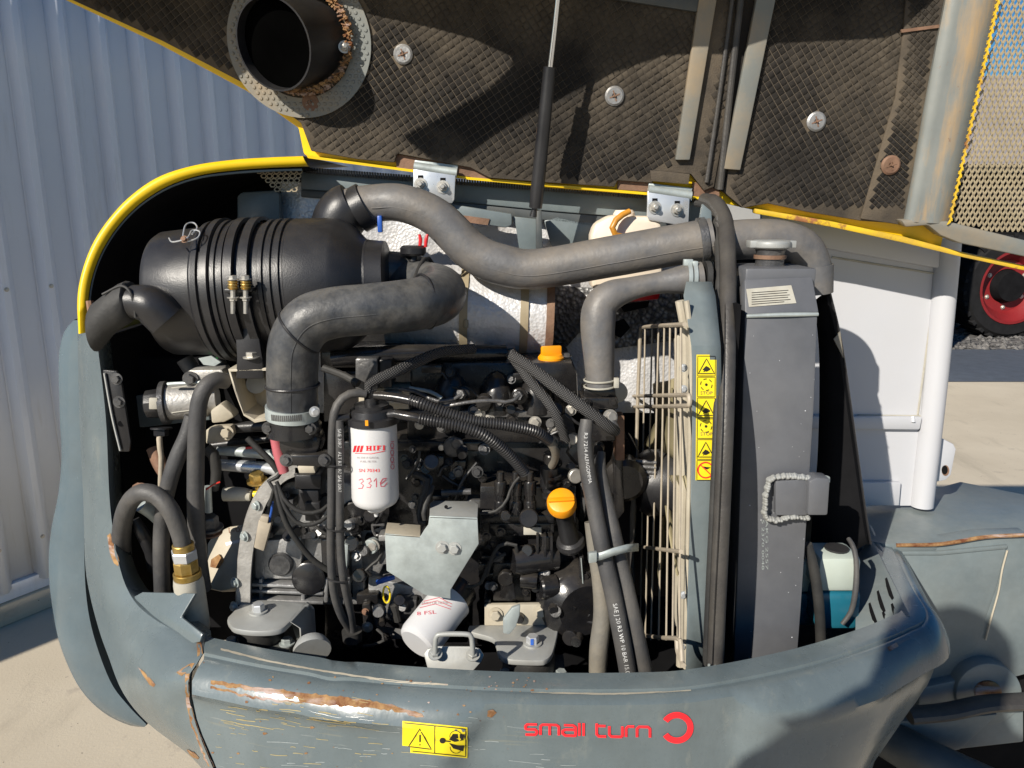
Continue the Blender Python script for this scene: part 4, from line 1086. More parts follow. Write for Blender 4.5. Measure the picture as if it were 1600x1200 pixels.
for x, y in ((1068, 575), (1068, 608), (1068, 930), (1066, 1010)): bolt(x, y, 1.128, 4.5, sh, 'zinc_bright')
# warning strip
FB = bvh_of(frm)
SX = lambda a, c: (1088 + a * 31 - c * 1.5, 554 + c * 196)
ws = decal([[SX(i / 3, j / 24), SX((i + 1) / 3, j / 24), SX((i + 1) / 3, (j + 1) / 24), SX(i / 3, (j + 1) / 24)] for i in range(3) for j in range(24) if not (i == 2 and j == 0)], FB, .001).build('warning_strip', 'sticker_yellow', sh)
ink, red = [], []
for k in range(6):
    c0, c1 = .012 + k * .166, .168 + k * .166
    ink += stroke([SX(.06, c0), SX(.94, c0), SX(.94, c1), SX(.06, c1)], 1., closed=True)
    cm = (c0 + c1) / 2
    if k in (0, 2, 4):
        ink += stroke([SX(.5, c0 + .02), SX(.9, c1 - .018), SX(.1, c1 - .018)], 1.4, closed=True)
        ink += [[SX(.3, cm + .03), SX(.48, cm + .0), SX(.62, cm + .01), SX(.7, cm + .03), SX(.5, cm + .045)]]
        ink += stroke([SX(.35, cm + .045), SX(.7, cm + .02)], 1.2)
    elif k in (1, 3):
        cx, cy = SX(.5, cm - .018)
        for a in range(0, 360, 60): ink += stroke(circ(cx, cy, 9, 9, n=3, a0=a, a1=a + 34), 1.3)
        ink += [circ(cx, cy, 2.2, n=8)]
    else:
        cx, cy = SX(.5, cm - .002)
        red += stroke(circ(cx, cy, 12, 12, n=28), 2, closed=True) + stroke([(cx - 8, cy - 8), (cx + 9, cy + 8)], 1.6)
        ink += [[(cx - 7, cy - 6), (cx + 8, cy - 4), (cx + 2, cy - 1), (cx - 4, cy - 3)]]
decal(ink, FB, .0016).build('pictogram', 'ink_black', ws)
decal(red, FB, .0018).build('prohibition_ring', 'ink_red', ws)
for cy in (616, 680): textdecal('STOP', 1094, cy, 19, 5, FB, off=.0016).build('stop_text', 'rusty_steel', ws)
# ---- rubber door seal
sl = thing('door_seal', 'thick black rubber door seal running down the radiator frame', 'seal', P(1120, 1050, 1.06))
nodes = [(1100, 312, 1.40, 10), (1118, 318, 1.36, 12), (1132, 345, 1.31, 13), (1137, 400, 1.24, 13), (1137, 500, 1.15, 13), (1134, 650, 1.085, 13), (1128, 800, 1.06, 13), (1121, 950, 1.055, 13), (1117, 1050, 1.06, 13)]
MB().tube([T(*q) for q in nodes], n=18, seg=60).build('bead', 'seal_rubber', sl)
MB().tube([T(x - 15 + (3 if i < 2 else 0), y + (6 if i < 3 else 0), Y + .004, 5) for i, (x, y, Y, r) in enumerate(nodes)], n=10, seg=60).build('clip_edge', 'black_rubber', sl)
MB().tube([T(x - 4, y, Y - .0115, 1.2) for x, y, Y, r in nodes[2:]], n=6, seg=60).build('seam_line', 'black_paint', sl)
b = MB()
for x, y in ((1108, 1046), (1118, 1048)): b.tube([T(x, y - 8, 1.045, 2.2), T(x, y + 6, 1.045, 2.2)], n=6)
b.build('end_clip', 'galvanised', sl)
# bulkhead behind the seal up to the hinge
tag(platepx([(1098, 318), (1112, 330), (1116, 400), (1114, 470), (1100, 500), (1092, 440), (1090, 360)], 1.31, .01).build('bulkhead_edge', 'grey_paint', bevel=.002), 'narrow painted bulkhead edge behind the top of the rubber seal', 'bulkhead')

# ---- radiator
rd_ = thing('radiator', 'dark grey radiator side tank with a welded bracket', 'radiator', P(1210, 1045, 1.15))
radp = platepx([(1164, 492), (1278, 490), (1272, 640), (1262, 800), (1252, 950), (1245, 1040), (1146, 1046), (1152, 900), (1158, 700)], 1.15, .12).build('side_tank', 'radiator_grey', rd_, .003)
MB().tube([T(1166, 494, 1.149, 3), T(1220, 492, 1.147, 3.4), T(1278, 491, 1.149, 3)], n=8, seg=24).build('weld_seam', 'galvanised', rd_)
top = platepx([(1163, 436), (1270, 432), (1280, 488), (1164, 492)], (P(1220, 492, 1.15), Vector((0, -1, .55)).normalized()), .03).build('top_tank', 'radiator_grey', rd_, .003)
TB = bvh_of(top)
lb = decal([[(1166, 452), (1236, 446), (1244, 474), (1170, 480)]], TB, .001).build('data_label', 'paper_label', rd_)
b = []
for k in range(6): b += stroke([(1174, 458 + k * 3.6), (1232 + random.uniform(-10, 3), 454 + k * 3.6)], 1.)
decal(b, TB, .0014).build('print_lines', 'ink_black', lb)
MB().box((P(1160, 430, 1.2).x, 1.185, P(1160, 430, 1.2).z - .02), (P(1270, 430, 1.2).x, 1.3, P(1160, 418, 1.2).z)).build('top_face', 'radiator_grey', rd_, .004)
cpz = P(1202, 418, 1.24)
MB().lathe(cpz - Vector((0, 0, .005)), cpz + Vector((0, 0, .028)), [(0, .03), (.3, .022), (.9, .022), (1, .024)], 24).build('filler_neck', 'cast_grey', rd_)
MB().lathe(cpz + Vector((0, 0, .014)), cpz + Vector((0, 0, .02)), [(0, .025), (1, .025)], 24).build('neck_ring', 'rusty_steel', rd_)
cpn = cpz + Vector((0, 0, .029))
b = MB(); b.lathe(cpn, cpn + Vector((0, 0, .014)), [(0, .024), (.2, .031), (.8, .031), (1, .027)], 24); b.obox(cpn + Vector((.0, 0, .008)), Vector((.036, 0, 0)), Vector((0, .012, 0)), Vector((0, 0, .0055)))
b.build('radiator_cap', 'mount_plate', rd_, .001)
platepx([(1140, 430), (1164, 432), (1160, 700), (1148, 1046), (1128, 1046), (1138, 700)], 1.22, .01).build('painted_shade_plate', 'grey_dark', rd_)  # dark plate coloured as the shaded side face of the tank
# welded bracket
wb = MB(); pl = 1.135
wbr = platepx([(1212, 752), (1266, 748), (1262, 806), (1212, 806)], pl, .012).build('weld_bracket', 'radiator_grey', rd_, .003)
platepx([(1264, 752), (1276, 746), (1298, 748), (1294, 806), (1272, 806), (1262, 806)], 1.125, .03).build('bracket_fold', 'radiator_grey', rd_, .004)
MB().lathe(P(1284, 752, 1.14), P(1284, 746, 1.14), [(0, .012), (1, .012)], 18).build('bracket_eye', 'galvanised', wbr)
b = MB()
def weld(pts):
    q = cr([(x, y, 0.) for x, y in pts], max(4, int(sum(math.dist(a, c) for a, c in zip(pts, pts[1:])) / 4)))
    for x, y, _ in q:
        p = P(x + random.uniform(-1, 1), y + random.uniform(-1, 1), pl + .001); r = random.uniform(3.4, 5.4) * S(p)
        b.lathe(p + Vector((0, .004, 0)), p + Vector((0, -.004, 0)), [(0, r), (.5, r * .9), (.9, r * .5), (1, r * .1)], 9)
weld([(1268, 748), (1240, 745), (1214, 746), (1203, 752), (1198, 770), (1196, 790), (1197, 808), (1214, 814), (1232, 808)]); weld([(1236, 808), (1262, 810)])
b.build('weld_bead', 'mount_plate', wbr)
RB = bvh_of(radp)
for k, (x, y) in enumerate(((1190, 812), (1196, 812))): textdecal(('S 2370 0048', 'AKG 2557')[k], x, y, 78, 4, RB, ang=90, off=.0008).build('cast_number', 'galvanised', rd_)
b = MB()
for k in range(34):
    x, y = random.uniform(1165, 1262), random.uniform(500, 1035)
    if k % 2: x = random.uniform(1250, 1272) - (y - 640) * .07
    p = drop(RB, x, y, 0)
    if p is None: continue
    r = random.choice((.5, .6, .7, 1.1)) * S(p); b.lathe(p, p + Vector((0, -r * .7, 0)), [(0, r), (1, r * .4)], 6)
b.build('weld_spatter', 'white_paint', rd_, kind='stuff')
# ---- dark air duct behind the radiator and its outlet elbow
dk = thing('air_duct', 'black sheet air duct curving down between radiator and white cab', 'duct', P(1320, 800, 1.3))
lf = [(1272, 470), (1280, 560), (1278, 700), (1270, 800), (1262, 900)]; rt = [(1295, 452), (1315, 540), (1338, 700), (1352, 800), (1360, 850)]
rows = []
for (a, c), (e, f) in zip(cr([(x, y, 0.) for x, y in lf], 20) and [q[:2] for q in cr([(x, y, 0.) for x, y in lf], 20)], [q[:2] for q in cr([(x, y, 0.) for x, y in rt], 20)]):
    rows.append([P(a, c, 1.33), P((a + e) / 2, (c + f) / 2, 1.31), P(e - 6, f, 1.30), P(e, f, 1.31), P(e, f, 1.42)])
MB().grid(rows).build('skin', 'dark_void', dk, ang=40, solid=.003)
MB().tube([tuple(P(e + .5, f, 1.302)) for e, f in [q[:2] for q in cr([(x, y, 0.) for x, y in rt], 20)]], .002, n=6, seg=40).build('rolled_edge', 'black_plastic', dk)
platepx([(1303, 530), (1313, 518), (1318, 560)], 1.298, .004).build('torn_tab', 'flange_paint', dk)
platepx([(1262, 800), (1352, 790), (1360, 850), (1300, 860), (1255, 870)], 1.42, .01).build('lower_plate', 'grey_dark', dk, .002)
el = thing('air_elbow', 'dusty grey moulded air elbow above the radiator cap', 'elbow', P(1265, 460, 1.3))
MB().tube([T(1118, 378, 1.31, 31), T(1170, 374, 1.31, 31), T(1215, 376, 1.31, 32), T(1252, 390, 1.31, 32), T(1268, 420, 1.31, 30), T(1270, 452, 1.31, 28)], n=28, seg=40).build('elbow', 'grey_rubber', el)
MB().tube([T(1269, 415, 1.31, 31.5), T(1270, 458, 1.31, 30)], n=28, seg=6).build('collar', 'grey_rubber', el)

# ---- white cab back
cab = thing('cab_panel', 'white painted cab back panel with a rounded corner post', 'cab', P(1400, 790, 1.64))
YC = 1.60
platepx([(1190, 330), (1470, 385), (1468, 420), (1428, 790), (1190, 790)], YC + .012, .01).build('sheet', 'white_paint', cab)
platepx([(1190, 322), (1300, 345), (1472, 384), (1470, 420), (1300, 390), (1190, 372)], YC - .002, .014).build('top_rail', 'white_paint', cab, .004)
platepx([(1190, 650), (1442, 652), (1438, 672), (1190, 670)], YC - .002, .014).build('middle_rail', 'white_paint', cab, .004)
platepx([(1190, 754), (1408, 754), (1405, 790), (1190, 790)], YC, .012).build('lower_rail', 'white_paint', cab, .002)
MB().tube([T(1482, 372, YC + .01, 19), T(1465, 560, YC + .01, 18), T(1440, 790, YC + .01, 17)], n=24, seg=12).build('corner_post', 'white_paint', cab)
lug_ = platepx([(1440, 678), (1462, 680), (1490, 694), (1494, 702), (1486, 742), (1478, 750), (1432, 760)], YC + .02, .008).build('mounting_tab', 'white_paint', cab, .002)
LB = bvh_of(lug_)
decal([circ(1477, 735, 6, 8.5, n=18)], LB, .0008).build('hole_edge', 'rusty_steel', lug_)
decal([circ(1475.5, 734, 4.8, 7, n=18)], LB, .0014).build('hole', 'dark_void', lug_)
b = MB()
for q in ([(1300, 402), (1464, 428)], [(1464, 428), (1434, 648)], [(1340, 649), (1440, 650)]):
    b.tube([tuple(P(x, y, YC + .011)) for x, y in q], .0022, n=6)
b.build('seam_sealant', 'paper_label', cab)
CB_ = bvh_of(cab.children[0])
decal(stroke([(1360, 562), (1377, 555)], 3), CB_, .001).build('scuff', 'beige_paint', cab)
MB().tube([T(1426, 651, YC + .002, 3), T(1427, 660, YC - .004, 3)], n=8).build('rivet', 'white_paint', cab)

# ---- washer bottles behind the counterweight end
def bottle(x, y0, y1, w_, Y, lab):
    t = thing('washer_bottle', lab, 'bottle', P(x, y1, Y))
    lv = y0 + (y1 - y0) * .48
    def rb(ya, yb, m, nm, ins=0.):
        a = P(x - w_ / 2 + ins, ya, Y); c = P(x + w_ / 2 - ins, yb, Y)
        MB().box((a.x, Y, c.z), (c.x, Y + .07, a.z)).build(nm, m, t, .01)
    rb(y0, lv, 'washer_bottle', 'body'); rb(lv, y1, 'washer_fluid', 'fluid_level', .5)
    a = P(x - w_ * .1, y0, Y + .035)
    MB().lathe(a - Vector((0, 0, .002)), a + Vector((0, 0, .02)), [(0, .02), (1, .02)], 18).build('cap', 'black_plastic', t)
bottle(1312, 872, 985, 62, 1.2, 'white washer bottle half full of blue fluid behind the louvre plate')
bottle(1262, 880, 980, 40, 1.25, 'narrow blue filled bottle half hidden by the radiator')
tag(tubepx([(1262, 850, 1.17, 7), (1272, 890, 1.17, 8), (1280, 950, 1.17, 8), (1284, 1040, 1.18, 8)], n=14).build('drain_hose', 'black_rubber'), 'black drain hose hanging beside the washer bottles', 'hose')
tag(tubepx([(1326, 842, 1.22, 3.5), (1334, 856, 1.2, 4), (1338, 880, 1.19, 4), (1337, 920, 1.18, 4.5), (1330, 955, 1.18, 4), (1316, 975, 1.18, 3.5)], n=12).build('washer_tube', 'hose_rubber'), 'dark thin tube looping down the white washer bottle', 'tube')

# ---- heavy steel frame at the right
fr = thing('chassis_frame', 'heavy grey steel chassis frame with a rusty pivot pin', 'chassis', P(1500, 1100, 1.44))
ZF = .845
tp = [(1340, 800), (1352, 792), (1440, 768), (1500, 752), (1600, 772), (1760, 800), (1760, 850), (1600, 834), (1540, 836), (1460, 848), (1385, 850), (1345, 842)]
pts = [PZ(x, y, ZF) for x, y in tp]
MB().prism(pts, Vector((0, 0, -.02))).build('deck', 'grey_paint', fr, .004)
YF = 1.44
platepx([(1340, 846), (1385, 852), (1460, 850), (1540, 838), (1610, 836), (1602, 900), (1760, 900), (1760, 1010), (1580, 1060), (1530, 1080), (1470, 1090), (1380, 1110), (1330, 1000)], YF, .04).build('side_plate', 'grey_paint', fr, .003)
platepx([(1396, 868), (1470, 866), (1572, 856), (1556, 920), (1520, 1020), (1440, 1040), (1400, 950)], YF - .003, .002).build('recess_panel', 'grey_paint', fr, .001)
platepx([(1396, 862), (1470, 862), (1576, 852), (1574, 858), (1470, 868), (1396, 868)], YF - .006, .01).build('recess_lip', 'grey_paint', fr, .002)
MB().tube([tuple(P(x, y, YF - .006)) for x, y in ((1400, 852), (1470, 850), (1540, 839), (1600, 836))], .004, n=8, seg=30).build('weld_bead', 'rust_scrape', fr)
MB().tube([tuple(P(x, y, YF - .004)) for x, y in ((1574, 860), (1566, 890), (1560, 925), (1549, 965), (1540, 1000))], .0018, n=8, seg=20).build('weld_bead', 'beige_paint', fr)
bs = platepx(circ(1546, 1085, 52, 48, n=36), YF - .03, .05).build('pivot_boss', 'grey_paint', fr, .004)
platepx(circ(1545, 1082, 21, 17, n=28), YF - .035, .02).build('pivot_pin', 'rust_scrape', fr, .002)
platepx([(1440, 1075), (1500, 1062), (1560, 1060), (1600, 1100), (1600, 1160), (1420, 1180)], YF - .02, .04).build('lower_arm', 'grey_paint', fr, .004)
tk = [(1420, 1118), (1480, 1112), (1540, 1100), (1600, 1096), (1700, 1090)]
b = MB(); b.tube([T(x, y, YF - .07, 11) for x, y in tk], n=12, flat=1.6, seg=40); b.build('rubber_track', 'seal_rubber', fr)
platepx([(1400, 1128), (1480, 1124), (1560, 1116), (1500, 1172), (1400, 1190)], YF - .04, .02).build('track_plate', 'grey_paint', fr, .003)
MB().tube([T(1380, 1150, YF - .03, 30), T(1470, 1200, YF - .1, 34), T(1600, 1260, YF - .12, 36)], n=18, seg=20).build('cylinder_tube', 'grey_dark', fr)
MB().box((.62, 1.55, .02), (1.5, 1.75, .6)).build('under_frame', 'dark_void', fr)
# ================================================================ air cleaner
af = thing('air_filter', 'large black ribbed air filter housing clamped above the engine', 'air filter', P(400, 580, 1.29))
YA = 1.295
a0 = P(212, 462, YA); a1 = P(600, 441, YA); sA = S(a0.lerp(a1, .5)); LA = (a1 - a0).length
def pr(x): return (x - 212) / 388.
def lathe_af(prof, name, m, n=64): return MB().lathe(a0, a1, [(pr(800 + (x - 800) / 1.085), r * .985 * sA) for x, r in prof], n).build(name, m, af, ang=28)
lathe_af([(214, 0), (214, 82), (217, 92), (226, 97), (296, 101), (300, 104), (306, 104)], 'end_cap', 'black_plastic')
lathe_af([(303, 108), (312, 110), (314, 106), (317, 106), (319, 112), (330, 113), (332, 107), (334, 109), (340, 109), (341, 106), (346, 106), (347, 109), (352, 109)], 'clamp_rim', 'black_plastic')
lathe_af([(350, 103), (405, 103), (407, 107), (413, 107), (414, 103.5), (418, 103.5), (419, 107), (426, 107), (427, 103.5), (431, 103.5), (432, 107), (439, 107), (440, 103.5), (444, 103.5), (446, 106), (512, 104), (520, 101), (530, 96), (545, 84), (556, 72), (560, 68), (590, 64), (591, 56)], 'body', 'black_plastic')
b = MB()
for x in (362, 386):
    x = 800 + (x - 800) / 1.085
    b.lathe(a0, a1, [(pr(x - 7), 105 * sA), (pr(x - 6), 110 * sA), (pr(x + 6), 110 * sA), (pr(x + 7), 105 * sA)], 64, cap=False)
b.build('strap', 'black_plastic', af, ang=28)
bx = platepx([(350, 452), (394, 450), (394, 456), (350, 458)], 1.168, .03).build('strap_lug', 'black_plastic', af, .001)
for x in (364, 384):
    MB().tube([T(x, 436, 1.165, 4.6), T(x, 490, 1.165, 3.6)], n=10).build('strap_bolt', 'steel_bolt', af)
    MB().tube([T(x, 438, 1.165, 8.2), T(x, 452, 1.165, 8.2)], n=14, wave=(.0042, .0018)).build('spring', 'brass', af)
    MB().hexbolt(P(x, 437, 1.165), Vector((0, 0, 1)), .0062).build('bolt_head', 'steel_bolt', af)
    MB().hexbolt(P(x, 464, 1.165), Vector((0, 0, -1)), .006).build('nut', 'steel_bolt', af)
# foot of the straps
platepx([(366, 500), (400, 500), (410, 560), (412, 592), (368, 592), (370, 560)], 1.20, .05).build('foot', 'black_plastic', af, .002)
bolt(393, 558, ('z', P(393, 560, 1.19).z), 9, af, nrm=Vector((0, 0, 1)))
# wire clips
for pts in ([(264, 372, 1.2), (270, 378, 1.19), (292, 372, 1.19), (300, 360, 1.21), (312, 362, 1.21), (308, 372, 1.2), (290, 378, 1.19)], [(285, 374, 1.19), (290, 352, 1.22), (302, 348, 1.23), (308, 356, 1.22), (300, 366, 1.2)]):
    MB().tube([tuple(P(*q)) for q in pts], .0012, n=6, seg=40).build('wire_clip', 'zinc_bright', af)
for x, y in ((288, 374),): MB().hexbolt(P(x, y, 1.19), Vector((0, -1, .4)), .004).build('clip_rivet', 'rusty_steel', af)
platepx([(310, 560), (330, 556), (345, 566), (335, 572), (318, 570)], 1.215, .004).build('clip_plate', 'galvanised', af)
# dust valve on the end cap
MB().tube([T(262, 500, 1.19, 31), T(238, 478, 1.185, 31), T(215, 472, 1.185, 27), T(205, 472, 1.185, 26)], n=24, seg=20).build('valve_neck', 'black_plastic', af)
rows = []
for t, (x, y, w_, h, Y) in enumerate([(207, 470, 6, 30, 1.185), (200, 472, 10, 33, 1.18), (188, 478, 16, 34, 1.18), (168, 494, 17, 34, 1.185), (152, 510, 8, 38, 1.19), (148, 514, 2, 36, 1.19)]):
    c = P(x, y, Y); s = S(c)
    rows.append([c + Vector((math.cos(a) * .5 * w_ * s * .3, math.cos(a) * h * s * .75, math.sin(a) * h * s)) for a in [k * math.pi / 8 for k in range(16)]])
MB().rings(rows).build('dust_valve', 'black_rubber', af, ang=50)
MB().tube([T(160, 460, 1.165, 2), T(190, 447, 1.165, 2.2), T(206, 462, 1.16, 2.2), T(212, 496, 1.16, 2)], n=8, seg=24).build('valve_lip', 'black_rubber', af)
# clamp on the outlet
MB().ring(a0.lerp(a1, pr(568)), a0.lerp(a1, pr(582)), 67 * sA, 62 * sA, 48).build('outlet_clamp', 'black_plastic', af)
# beige bracket carrying the air cleaner
bk = thing('filter_bracket', 'dusty beige folded steel bracket under the air filter', 'bracket', P(390, 660, 1.22))
o = [(356, 576), (420, 575), (420, 592), (421, 640), (428, 656), (392, 660), (376, 652)]
i_ = [(363, 586), (412, 585), (414, 640), (396, 650), (384, 646)]
b = MB(); po = [P(x, y, 1.2) for x, y in ((356, 577), (420, 575), (424, 600), (430, 655), (398, 661), (380, 650), (366, 612))]
for a, c in zip(po, po[1:] + po[:1]): b.prism([a, c, c.lerp(P(395, 612, 1.2), .12), a.lerp(P(395, 612, 1.2), .12)], Vector((0, .07, 0)))
b.build('folded_strap', 'beige_paint', bk, .0015)
platepx([(360, 580), (418, 578), (426, 652), (398, 657), (380, 648)], 1.265, .005).build('back_web', 'beige_paint', bk)
MB().lathe(P(400, 600, 1.262), P(400, 600, 1.25), [(0, .016), (1, .016)], 20).build('round_boss', 'mount_plate', bk)

# ================================================================ muffler
mf = thing('muffler', 'foil wrapped exhaust muffler drum with steel bands', 'muffler', P(760, 550, 1.44))
m0 = P(610, 482, 1.44); m1 = P(862, 490, 1.44); sM = S(m0.lerp(m1, .5)); q = lambda x: (x - 610) / 252.
rows = []
x_, y_, a_ = frame(m1 - m0)
for i in range(70):
    t = i / 69
    rows.append([m0.lerp(m1, t * .97) + (x_ * math.cos(k * math.pi / 40) + y_ * math.sin(k * math.pi / 40)) * (70 * sM + random.uniform(-.0011, .0011)) for k in range(80)])
MB().rings(rows).build('foil_wrap', 'foil', mf, ang=80)
for x in (728, 818):
    MB().ring(m0.lerp(m1, q(x - 6)), m0.lerp(m1, q(x + 6)), 72.5 * sM, 69 * sM, 64).build('band', 'mesh_steel', mf)
MB().lathe(m0, m1, [(.955, 60 * sM), (.955, 74 * sM), (.985, 76 * sM), (1, 76 * sM), (1, 50 * sM)], 64).build('end_flange', 'rusty_steel', mf)
MB().tube([T(728, 500, 1.355, 4), T(728, 512, 1.352, 4)], n=8).build('band_buckle', 'mesh_steel', mf)
# ---- coolant tank
ct = thing('expansion_tank', 'cream coolant expansion tank behind the grey hoses', 'tank', P(985, 470, 1.52))
platepx([(924, 368), (930, 350), (955, 336), (1025, 338), (1034, 350), (1036, 450), (924, 452)], 1.44, .06).build('body', 'tank_plastic', ct, .008)
platepx([(960, 452), (1034, 449), (1030, 468), (985, 472), (962, 470)], 1.44, .05).build('base', 'red_plastic', ct, .004)
MB().lathe(P(975, 345, 1.47), P(975, 328, 1.47), [(0, .02), (.7, .02), (1, .016)], 20).build('neck', 'tank_plastic', ct)
tag(tubepx([(984, 330, 1.43, 4.5), (972, 336, 1.425, 5), (958, 350, 1.42, 5), (960, 366, 1.42, 5), (985, 372, 1.43, 4.5)], n=12).build('overflow_hose', 'amber_hose'), 'short amber overflow hose curling over the cream tank', 'hose')

# ================================================================ hoses above the engine
uh = thing('air_hose', 'long dusty grey air hose arching from filter to bulkhead', 'hose', P(800, 450, 1.38))
un = [(520, 352, 1.36, 36), (545, 330, 1.36, 34), (585, 318, 1.36, 29), (630, 318, 1.35, 29), (682, 340, 1.345, 30), (738, 393, 1.34, 31), (785, 414, 1.335, 32), (840, 420, 1.33, 31), (960, 400, 1.32, 32), (1060, 382, 1.31, 32), (1112, 374, 1.305, 33)]
MB().tube([T(*k) for k in un], n=32, seg=90).build('hose', 'grey_rubber', uh)
MB().tube([T(524, 372, 1.36, 38), T(528, 348, 1.36, 40), T(540, 330, 1.36, 40), T(552, 322, 1.36, 37)], n=28, seg=14).build('end_cuff', 'black_plastic', uh)
p = P(566, 322, 1.36); MB().ring(P(556, 330, 1.36), P(574, 320, 1.36), 36 * S(p), 33 * S(p), 40).build('hose_clamp', 'black_plastic', uh)
MB().obox(P(594, 350, 1.335), Vector((.004, 0, 0)), Vector((0, .006, 0)), Vector((0, 0, .014))).build('clamp_screw', 'blue_plastic', uh, .002)
p = P(1098, 376, 1.305); MB().ring(P(1092, 377, 1.306), P(1104, 375, 1.305), 36 * S(p), 32 * S(p), 40).build('hose_clamp', 'cast_grey', uh)
# intake hose
ih = thing('intake_hose', 'thick black intake hose bent round in front of the air filter', 'hose', P(457, 650, 1.11))
inn_ = [(457, 652, 1.115, 37), (457, 620, 1.11, 39), (457, 575, 1.105, 39.5), (461, 535, 1.10, 40), (482, 503, 1.10, 41), (520, 489, 1.105, 40), (580, 483, 1.115, 40), (640, 477, 1.14, 41), (678, 468, 1.185, 41), (688, 456, 1.24, 40), (670, 446, 1.30, 36), (630, 440, 1.34, 34), (590, 434, 1.345, 33)]
MB().tube([T(*k) for k in inn_], n=36, seg=110).build('hose', 'intake_rubber', ih)
for cpt, nrm, rr in (((457, 602, 1.108), Vector((0, 0, 1)), 40.5), ((468, 519, 1.10), Vector((.75, 0, .66)), 41.5), ((664, 471, 1.165), Vector((.85, .5, .1)), 42.5)):
    c = P(*cpt); x, y, a = frame(nrm); s = S(c)
    MB().tube([tuple(c + (x * math.cos(k * .1309) + y * math.sin(k * .1309)) * rr * s) for k in range(49)], .0021, n=8, seg=97).build('cable_tie', 'black_plastic', ih)
c0 = P(457, 652, 1.113); c1 = P(457, 634, 1.112); s = S(c0)
MB().ring(c0, c1, 41 * s, 38 * s, 48).build('hose_clamp', 'galvanised', ih)
b = MB()
for k in range(16):
    a = -.55 + k * .075; q = (c0 + c1) / 2 + Vector((math.sin(a), -math.cos(a), 0)) * 41.3 * s
    b.obox(q, Vector((math.cos(a), math.sin(a), 0)) * .0008, Vector((0, 0, .0045)), Vector((-math.sin(a), math.cos(a), 0)) * .0006)
b.build('clamp_slots', 'cast_grey', ih, kind='stuff')
MB().hexbolt(P(491, 643, 1.085), Vector((.6, -.8, 0)), .0055).build('clamp_screw', 'zinc_bright', ih)
# grey outlet elbow and restriction sensor
oe = thing('outlet_elbow', 'blue grey plastic outlet elbow of the air filter', 'elbow', P(620, 440, 1.35))
MB().tube([T(570, 424, 1.33, 32), T(600, 424, 1.34, 32), T(640, 428, 1.35, 32), T(660, 434, 1.36, 30)], n=28, seg=20).build('elbow', 'intake_rubber', oe)
MB().ring(P(574, 424, 1.33), P(588, 424, 1.335), .0395, .035, 40).build('hose_clamp', 'galvanised', oe)
MB().hexbolt(P(586, 398, 1.315), Vector((.5, -.7, .3)), .005).build('clamp_screw', 'blue_plastic', oe)
sn = thing('restriction_sensor', 'round black air restriction sensor with two red terminals', 'sensor', P(646, 414, 1.32))
p = P(646, 408, 1.32); MB().lathe(p, p + Vector((0, 0, .026)), [(0, .008), (.35, .007), (.36, .018), (.5, .022), (.85, .022), (1, .018)], 28).build('body', 'black_plastic', sn)
for x in (656, 665): MB().tube([T(x, 386, 1.315, 2.6), T(x + 1, 374, 1.315, 3), T(x + (3 if x > 660 else -1), 366, 1.315, 2)], n=8).build('terminal', 'red_plastic', sn)
MB().tube([T(676, 412, 1.33, 3), T(668, 402, 1.315, 3), T(660, 408, 1.3, 3.3), T(652, 425, 1.27, 3.4), T(648, 436, 1.25, 3.4)], n=10).build('cable', 'black_rubber', sn)

# coolant hose
ch = thing('coolant_hose', 'grey moulded coolant hose bending down to the thermostat', 'hose', P(935, 610, 1.2))
cn = [(1096, 434, 1.22, 25), (1076, 436, 1.22, 24), (1058, 438, 1.22, 21), (1030, 442, 1.22, 17), (990, 450, 1.22, 18), (955, 462, 1.22, 24), (938, 480, 1.22, 27), (934, 510, 1.215, 27), (936, 560, 1.21, 24), (938, 606, 1.205, 21)]
MB().tube([T(*k) for k in cn], n=28, seg=70).build('hose', 'grey_rubber', ch)
for pts in (((1071, 436), (1077, 436)), ((1079, 435), (1085, 435))):
    p = P(*pts[0], 1.22); MB().ring(p, P(*pts[1], 1.22), 27.5 * S(p), 25 * S(p), 32).build('spring_clamp', 'galvanised', ch)
b = MB(); b.obox(P(1075, 410, 1.215), Vector((.007, 0, 0)), Vector((0, .005, 0)), Vector((0, 0, .005))); b.obox(P(1086, 412, 1.21), Vector((.004, 0, 0)), Vector((0, .005, 0)), Vector((0, 0, .004)))
b.build('clamp_ears', 'galvanised', ch, .001)
for y in (593, 603):
    p = P(937, y, 1.207); s = S(p); MB().tube([tuple(p + Vector((math.cos(k * .1309), math.sin(k * .1309), .04 * math.cos(k * .1309))) * 24 * s) for k in range(49)], .0016, n=6, seg=90).build('spring_clamp', 'paper_label', ch)
MB().obox(P(963, 598, 1.19), Vector((.004, 0, 0)), Vector((0, .004, 0)), Vector((0, 0, .008))).build('clamp_ear', 'paper_label', ch, .001)
p = P(1100, 434, 1.22); MB().ring(p, P(1108, 434, 1.22), 26 * S(p), 14 * S(p), 32).build('end_collar', 'black_rubber', ch)

